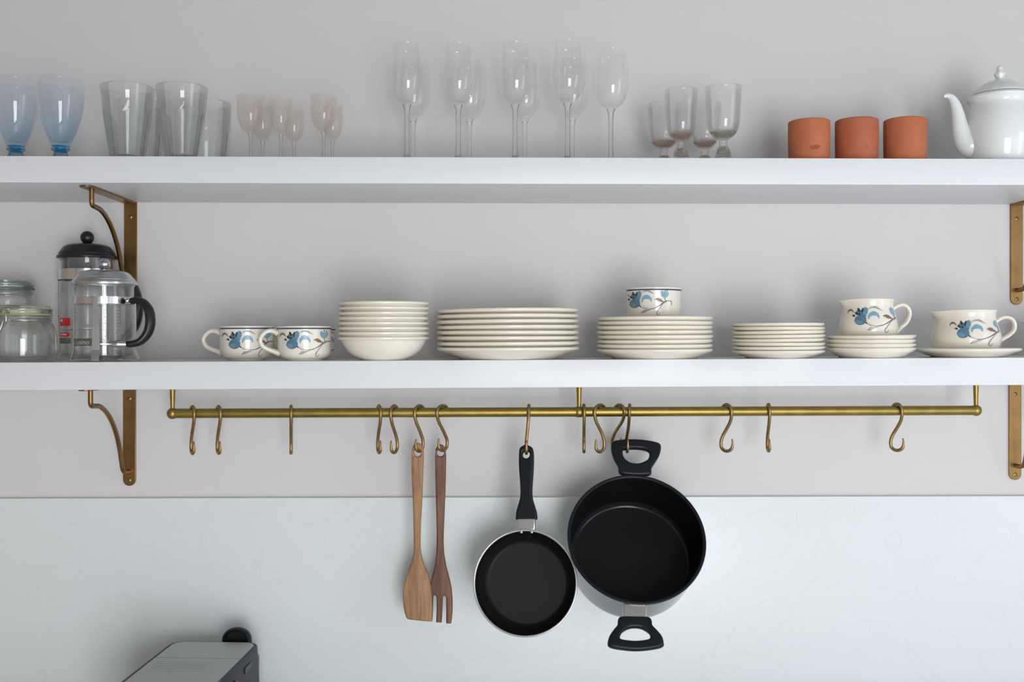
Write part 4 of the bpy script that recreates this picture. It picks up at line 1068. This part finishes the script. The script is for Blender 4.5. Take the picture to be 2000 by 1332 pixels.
def press(cx, y, spec, label):
    s = mpp(cx, y); X = at(cx, 700, y).x; zb = ZL(X) + 0.0004
    z = lambda q: at(cx, q, y).z - zb
    t = thing('coffee_press', (X, y, zb), label, 'coffee press', 'glass coffee presses', (0, -TILT, 0))
    g = spec['glass_r'] * s; zt_ = z(spec['glass_top']); b0 = 0.0035
    out = smooth_prof([(g * 1.035, zt_), (g * 1.0, zt_ - 0.004), (g * 0.985, zt_ - 0.012), (g * 0.985, 0.022), (g * 0.965, 0.013), (g * 0.86, 0.006), (g * 0.66, b0)], 4)
    inn = [(r - 0.0020, zz) for r, zz in out if zz > 0.010]
    link('glass_beaker', lathe_mesh([(0, b0 + 0.0024), (g * 0.62, b0 + 0.0026), (g * 0.84, b0 + 0.0052)] + list(reversed(inn)) + [(g * 1.02, zt_ + 0.0008)] + out + [(0, b0)], 72, angle=60), M['glass'], t)
    bb = spec['band']; rbd = spec['band_r'] * s
    link('band', lathe_mesh([(rbd, z(bb[1])), (rbd, z(bb[0])), (rbd - 0.0011, z(bb[0])), (rbd - 0.0011, z(bb[1])), (rbd, z(bb[1]))], 72, angle=40), M['chrome'], t)
    L_ = spec['lid_r'] * s
    lz = [z(q) for q in spec['lid']]            # rim bottom, rim top, shoulder, crown
    lidp = [(L_ * 0.93, lz[0] + 0.0004), (L_ * 0.985, lz[0]), (L_, lz[0] + 0.0012), (L_ * 0.99, lz[1] - 0.001), (L_ * 0.95, lz[1]), (L_ * 0.945, lz[1] + 0.002), (L_ * 0.925, lz[1] + (lz[2] - lz[1]) * 0.5), (L_ * 0.86, lz[2]), (L_ * 0.74, lz[2] + (lz[3] - lz[2]) * 0.60), (L_ * 0.5, lz[3] - 0.0007), (L_ * 0.2, lz[3])]
    lid_ = link('lid', lathe_mesh(smooth_prof(lidp, 3) + [(0, lz[3])], 72, angle=50), spec['lid_m'], t)
    kr = spec['knob_r'] * s; kz = z(spec['knob_y'])
    kp = [(kr * 0.42, lz[3] - 0.0004), (kr * 0.40, lz[3] + 0.0010), (kr * 0.48, max(lz[3] + 0.0014, kz - kr * 0.92))] + [(kr * math.cos(R(q)), kz + kr * math.sin(R(q))) for q in (-55, -35, -15, 5, 25, 45, 62, 78)] + [(0, kz + kr)]
    link('knob', lathe_mesh(kp, 32), spec['lid_m'], lid_)
    link('plunger_rod', lathe_mesh([(0, 0.034), (0.0022, 0.034), (0.0022, lz[3] - 0.001), (0, lz[3] - 0.001)], 14), M['chrome'], t)
    fz = spec['filter_z']
    link('filter_plate', lathe_mesh([(0, fz), (g * 0.93, fz - 0.001), (g * 0.955, fz + 0.0005), (g * 0.95, fz + 0.003), (g * 0.6, fz + 0.0042), (0.006, fz + 0.0052), (0.005, fz + 0.011), (0, fz + 0.011)], 56, angle=50), M['steel'], t)
    for az in spec['legs']:
        w = spec['leg_w']
        strip('leg', [(rbd + 0.0007, z(bb[1]) + 0.004), (rbd + 0.0008, z(bb[1]) - 0.010), (rbd + 0.0008, 0.030), (rbd + 0.0010, 0.020), (rbd + 0.0052, 0.008), (rbd + 0.0068, 0.0022), (rbd + 0.0040, 0.0009), (rbd - 0.006, 0.0020), (rbd * 0.72, 0.0026), (rbd * 0.45, 0.0026)],
              [w * 0.62, w * 0.72, w, w, w, w, w, w, w * 0.8, w * 0.7], az, 0.0013, M['chrome'], t)
    org_ = Vector((X, y, zb))
    HP_ = catmull([tuple(at(a, b, y + d) - org_) for a, b, d in spec['handle']], 6)
    tube('handle', HP_, [q * s for q in spec['handle_r']], M['black'], t, 16, flat=1.35, ref=Vector((0.35, 1, 0)))
    return t, s, org_, z, g
yN = -DW + 1.875
small, ss, so, sz, sg = press(204.5, yN, dict(glass_r=55.0, glass_top=556.5, band=(581, 594.5), band_r=57.6, lid=(557, 549, 541, 527.5), lid_r=60.5, lid_m=M['lidchrome'], knob_r=11.8, knob_y=516,
    filter_z=0.030, legs=(6, 92, 176, -92), leg_w=0.0135,
    handle=[(257, 588.5, -0.030), (268, 587, -0.032), (281, 592, -0.034), (291.5, 607, -0.036), (294, 630, -0.038), (288.5, 651, -0.040), (275, 666.5, -0.043), (259, 672, -0.046), (247, 672.5, -0.048)],
    handle_r=[6.2, 6.8, 7.6, 8.2, 8.4, 8.0, 7.2, 6.4, 6.0]), 'small chrome-lidded glass coffee press with black handle')
c = catmull([tuple(at(a, b, yN + d) - so) for a, b, d in [(249, 672.5, -0.048), (240, 672.3, -0.0505), (229, 672, -0.0535), (220, 672, -0.0555)]], 5)
tube('handle_clamp', c, [6.4 * ss, 6.4 * ss, 7.0 * ss, 5.0 * ss], M['chrome'], small, 16)
q = at(250.5, 587.5, yN - 0.0405) - so
sc2 = link('screw', lathe_mesh([(0, 0.0016), (0.003, 0.0012), (0.0042, 0.0), (0.0042, -0.001)], 18, xf=RX90), M['chrome'], small)
sc2.location = (q.x, q.y, q.z); sc2.rotation_euler = (0, 0, R(50))
# measuring scale on the small beaker
bm = bmesh.new()
rg = sg * 0.985 + 0.0003
def curved_quad(bm, a0, a1, z0, z1, r, n=3):
    for k in range(n):
        b0 = a0 + (a1 - a0) * k / n; b1 = a0 + (a1 - a0) * (k + 1) / n
        bm.faces.new([bm.verts.new((r * math.sin(b), -r * math.cos(b), zz)) for b, zz in ((b0, z0), (b1, z0), (b1, z1), (b0, z1))])
for k in range(9):
    zz = sz(608 + k * 6.2)
    curved_quad(bm, R(43), R(43 + (5 if k % 2 else 8)), zz, zz + 0.0008, rg)
    if k % 2 == 0: curved_quad(bm, R(20), R(24), zz, zz + 0.0007, rg)
link('measuring_scale', finish(bm, 'measuring_scale'), M['greyprint'], small)
# dark band with raised lettering round the lower left of the small beaker
M['bandgrey'] = mat('smoked_band', (0.085, 0.085, 0.075, 1), 0.4, noise=0.8, nscale=60, color2=(0.11, 0.11, 0.10, 1))
M['letter'] = mat('pale_letter', (0.50, 0.49, 0.44, 1), 0.4, noise=0.8, nscale=60, color2=(0.56, 0.55, 0.5, 1))
bm = bmesh.new(); curved_quad(bm, R(-64), R(-2), sz(675), sz(661), rg, 16)
bnd = link('name_band', finish(bm, 'name_band'), M['bandgrey'], small)
tcu = bpy.data.curves.new('lettering', 'FONT'); tcu.body = 'Kunimo'; tcu.size = 0.0125; tcu.align_x = 'CENTER'; tcu.shear = 0.3; tcu.extrude = 0.0
tob = bpy.data.objects.new('tmp', tcu); COL.objects.link(tob)
me = bpy.data.meshes.new_from_object(tob.evaluated_get(bpy.context.evaluated_depsgraph_get()))
bpy.data.objects.remove(tob)
me.materials.clear()
zl_ = sz(672.5)
for v in me.vertices:
    a = R(-31) + v.co.x / rg
    v.co = Vector(((rg + 0.0003) * math.sin(a), -(rg + 0.0003) * math.cos(a), zl_ + v.co.y))
link('lettering', me, M['letter'], bnd)

yV = -DW + 1.985
big, bs, bo, bzf, bgl = press(171.5, yV, dict(glass_r=50.0, glass_top=506, band=(527.5, 548), band_r=54.5, lid=(505.5, 499.5, 489, 476.5), lid_r=55.5, lid_m=M['black'], knob_r=12.9, knob_y=464,
    filter_z=0.060, legs=(2, 92, 182, -88), leg_w=0.0045,
    handle=[(222, 540, -0.010), (240, 542, -0.012), (256, 552, -0.014), (267, 575, -0.015), (271, 605, -0.016), (265, 635, -0.016), (250, 655, -0.016), (230, 664, -0.014)],
    handle_r=[6.5, 7.0, 7.6, 8.0, 8.0, 7.6, 7.0, 6.4]), 'taller coffee press with black domed lid, behind the chrome one')
# dark plunger collar just below the black lid, red printed labels
link('inner_collar', lathe_mesh([(bgl * 0.93, bzf(526)), (bgl * 0.93, bzf(506))], 56), M['greyprint'], big)
rgb = bgl * 0.985 + 0.0004
def lab(name, a0, a1, q0, q1, m, par=None, off=0.0):
    bm = bmesh.new(); curved_quad(bm, R(a0), R(a1), bzf(q1), bzf(q0), rgb + off, 12)
    return link(name, finish(bm, name), m, par or big)
l1 = lab('red_label', -62, -16, 622, 637, M['red']); lab('print', -52, -40, 624.5, 628.5, M['whiteprint'], l1, 0.0002)
l2 = lab('red_label', -55, -18, 650, 657.5, M['red']); lab('print', -50, -26, 652.5, 654.5, M['whiteprint'], l2, 0.0002)
lab('black_label', -62, -15, 660, 671, M['greyprint'])

# ------------------------------------------------------------------ coffee machine on the counter
ztop = EYE - 0.585
bl = CAM + ray(338, 1252) * ((ztop - EYE) / ray(338, 1252).z)
brr = CAM + ray(509.5, 1254.5) * ((ztop - EYE) / ray(509.5, 1254.5).z)
mw = (brr - bl).length
ang = math.atan2((brr - bl).y, (brr - bl).x)
mc = thing('coffee_machine', (bl.x, bl.y, CT + 0.0005), 'dark coffee machine with silver top plate standing on the worktop', 'coffee machine', None, (0, 0, ang))
Hm = ztop - CT - 0.0005
Lm = 0.30
def rr_loop(x0, x1, y0, y1, r, n=6):
    out = []
    for (cx, cy, a0) in ((x1 - r, y1 - r, 0), (x0 + r, y1 - r, 90), (x0 + r, y0 + r, 180), (x1 - r, y0 + r, 270)):
        for k in range(n + 1):
            a = R(a0 + 90 * k / n); out.append((cx + r * math.cos(a), cy + r * math.sin(a)))
    return out
bm = bmesh.new(); rings = []
for zz, ex in ((0.0, 0.006), (0.004, 0.0075), (Hm * 0.5, 0.0055), (Hm * 0.9, 0.001), (Hm - 0.002, 0.0), (Hm, -0.0015)):
    rings.append([bm.verts.new((x_, y_, zz)) for x_, y_ in rr_loop(-ex, mw + ex, -Lm - ex, ex * 0.3, 0.026)])
for A, B in zip(rings, rings[1:]):
    for k in range(len(A)):
        k2 = (k + 1) % len(A); bm.faces.new((A[k], A[k2], B[k2], B[k]))
bm.faces.new(rings[0]); bm.faces.new(rings[-1])
link('body', finish(bm, 'body', True, 40), M['purple'], mc)
tpz = outline('top_plate', [rr_loop(0.0078, mw - 0.0068, -Lm + 0.008, -0.0060, 0.022, 8)], 0.003, 0.0008, M['silverplastic'], mc, plane='XY')
tpz.location = (0, 0, Hm - 0.0002)
for k, dy in enumerate([0.105, 0.128, 0.138, 0.148, 0.158, 0.168, 0.178]):
    x0 = 0.007 if k == 0 else 0.022
    box('groove', x0, mw - (0.007 if k == 0 else 0.05), -dy - 0.0005, -dy + (0.0007 if k == 0 else 0.0002), Hm + 0.0012, Hm + 0.00142, M['groove'], mc)
# tank handle loop behind the top plate
kx = mw * 0.695
lp = []
for k in range(15):
    a = PI * k / 14
    lp.append(Vector((kx - 0.0250 * math.cos(a), -0.0 + 0.018, Hm - 0.004 + 0.0235 * math.sin(a) ** 0.8)))
tube('tank_handle', [Vector((lp[0].x, lp[0].y, Hm - 0.05))] + lp + [Vector((lp[-1].x, lp[-1].y, Hm - 0.05))], 0.0042, M['bakelite'], mc, 12, flat=2.4, ref=Vector((0, 1, 0)))
bm = bmesh.new(); bm.faces.new([bm.verts.new((kx + (v.x - kx) * 0.95, 0.016, Hm - 0.004 + (v.z - Hm + 0.004) * 0.95)) for v in ([Vector((lp[0].x, 0, Hm - 0.045))] + lp + [Vector((lp[-1].x, 0, Hm - 0.045))])])
r_ = bmesh.ops.extrude_face_region(bm, geom=bm.faces[:])
for v in [g_ for g_ in r_['geom'] if isinstance(g_, bmesh.types.BMVert)]: v.co.y += 0.003
link('tank_lid', finish(bm, 'tank_lid', False), M['black'], mc)
box('water_tank', 0.012, mw - 0.012, 0.0042, 0.034, 0.0, Hm - 0.030, M['black'], mc, bevel=0.008, seg=3)
# lever socket on the right side
sd = link('side_dial', lathe_mesh([(0, 0.004), (0.012, 0.004), (0.016, 0.002), (0.0165, -0.002), (0, -0.002)], 28, xf=Matrix.Rotation(R(90), 4, 'Y')), M['black'], mc)
sd.location = (mw + 0.003, -0.165, Hm - 0.035)
sl = outline('lever_slot', [rr_loop(-0.020, 0.020, -0.006, 0.006, 0.005)], 0.002, 0.0005, M['black'], mc, plane='XY')
sl.rotation_euler = (R(90), 0, R(90)); sl.location = (mw + 0.0018, -0.085, Hm - 0.022)
bpy.context.view_layer.update()
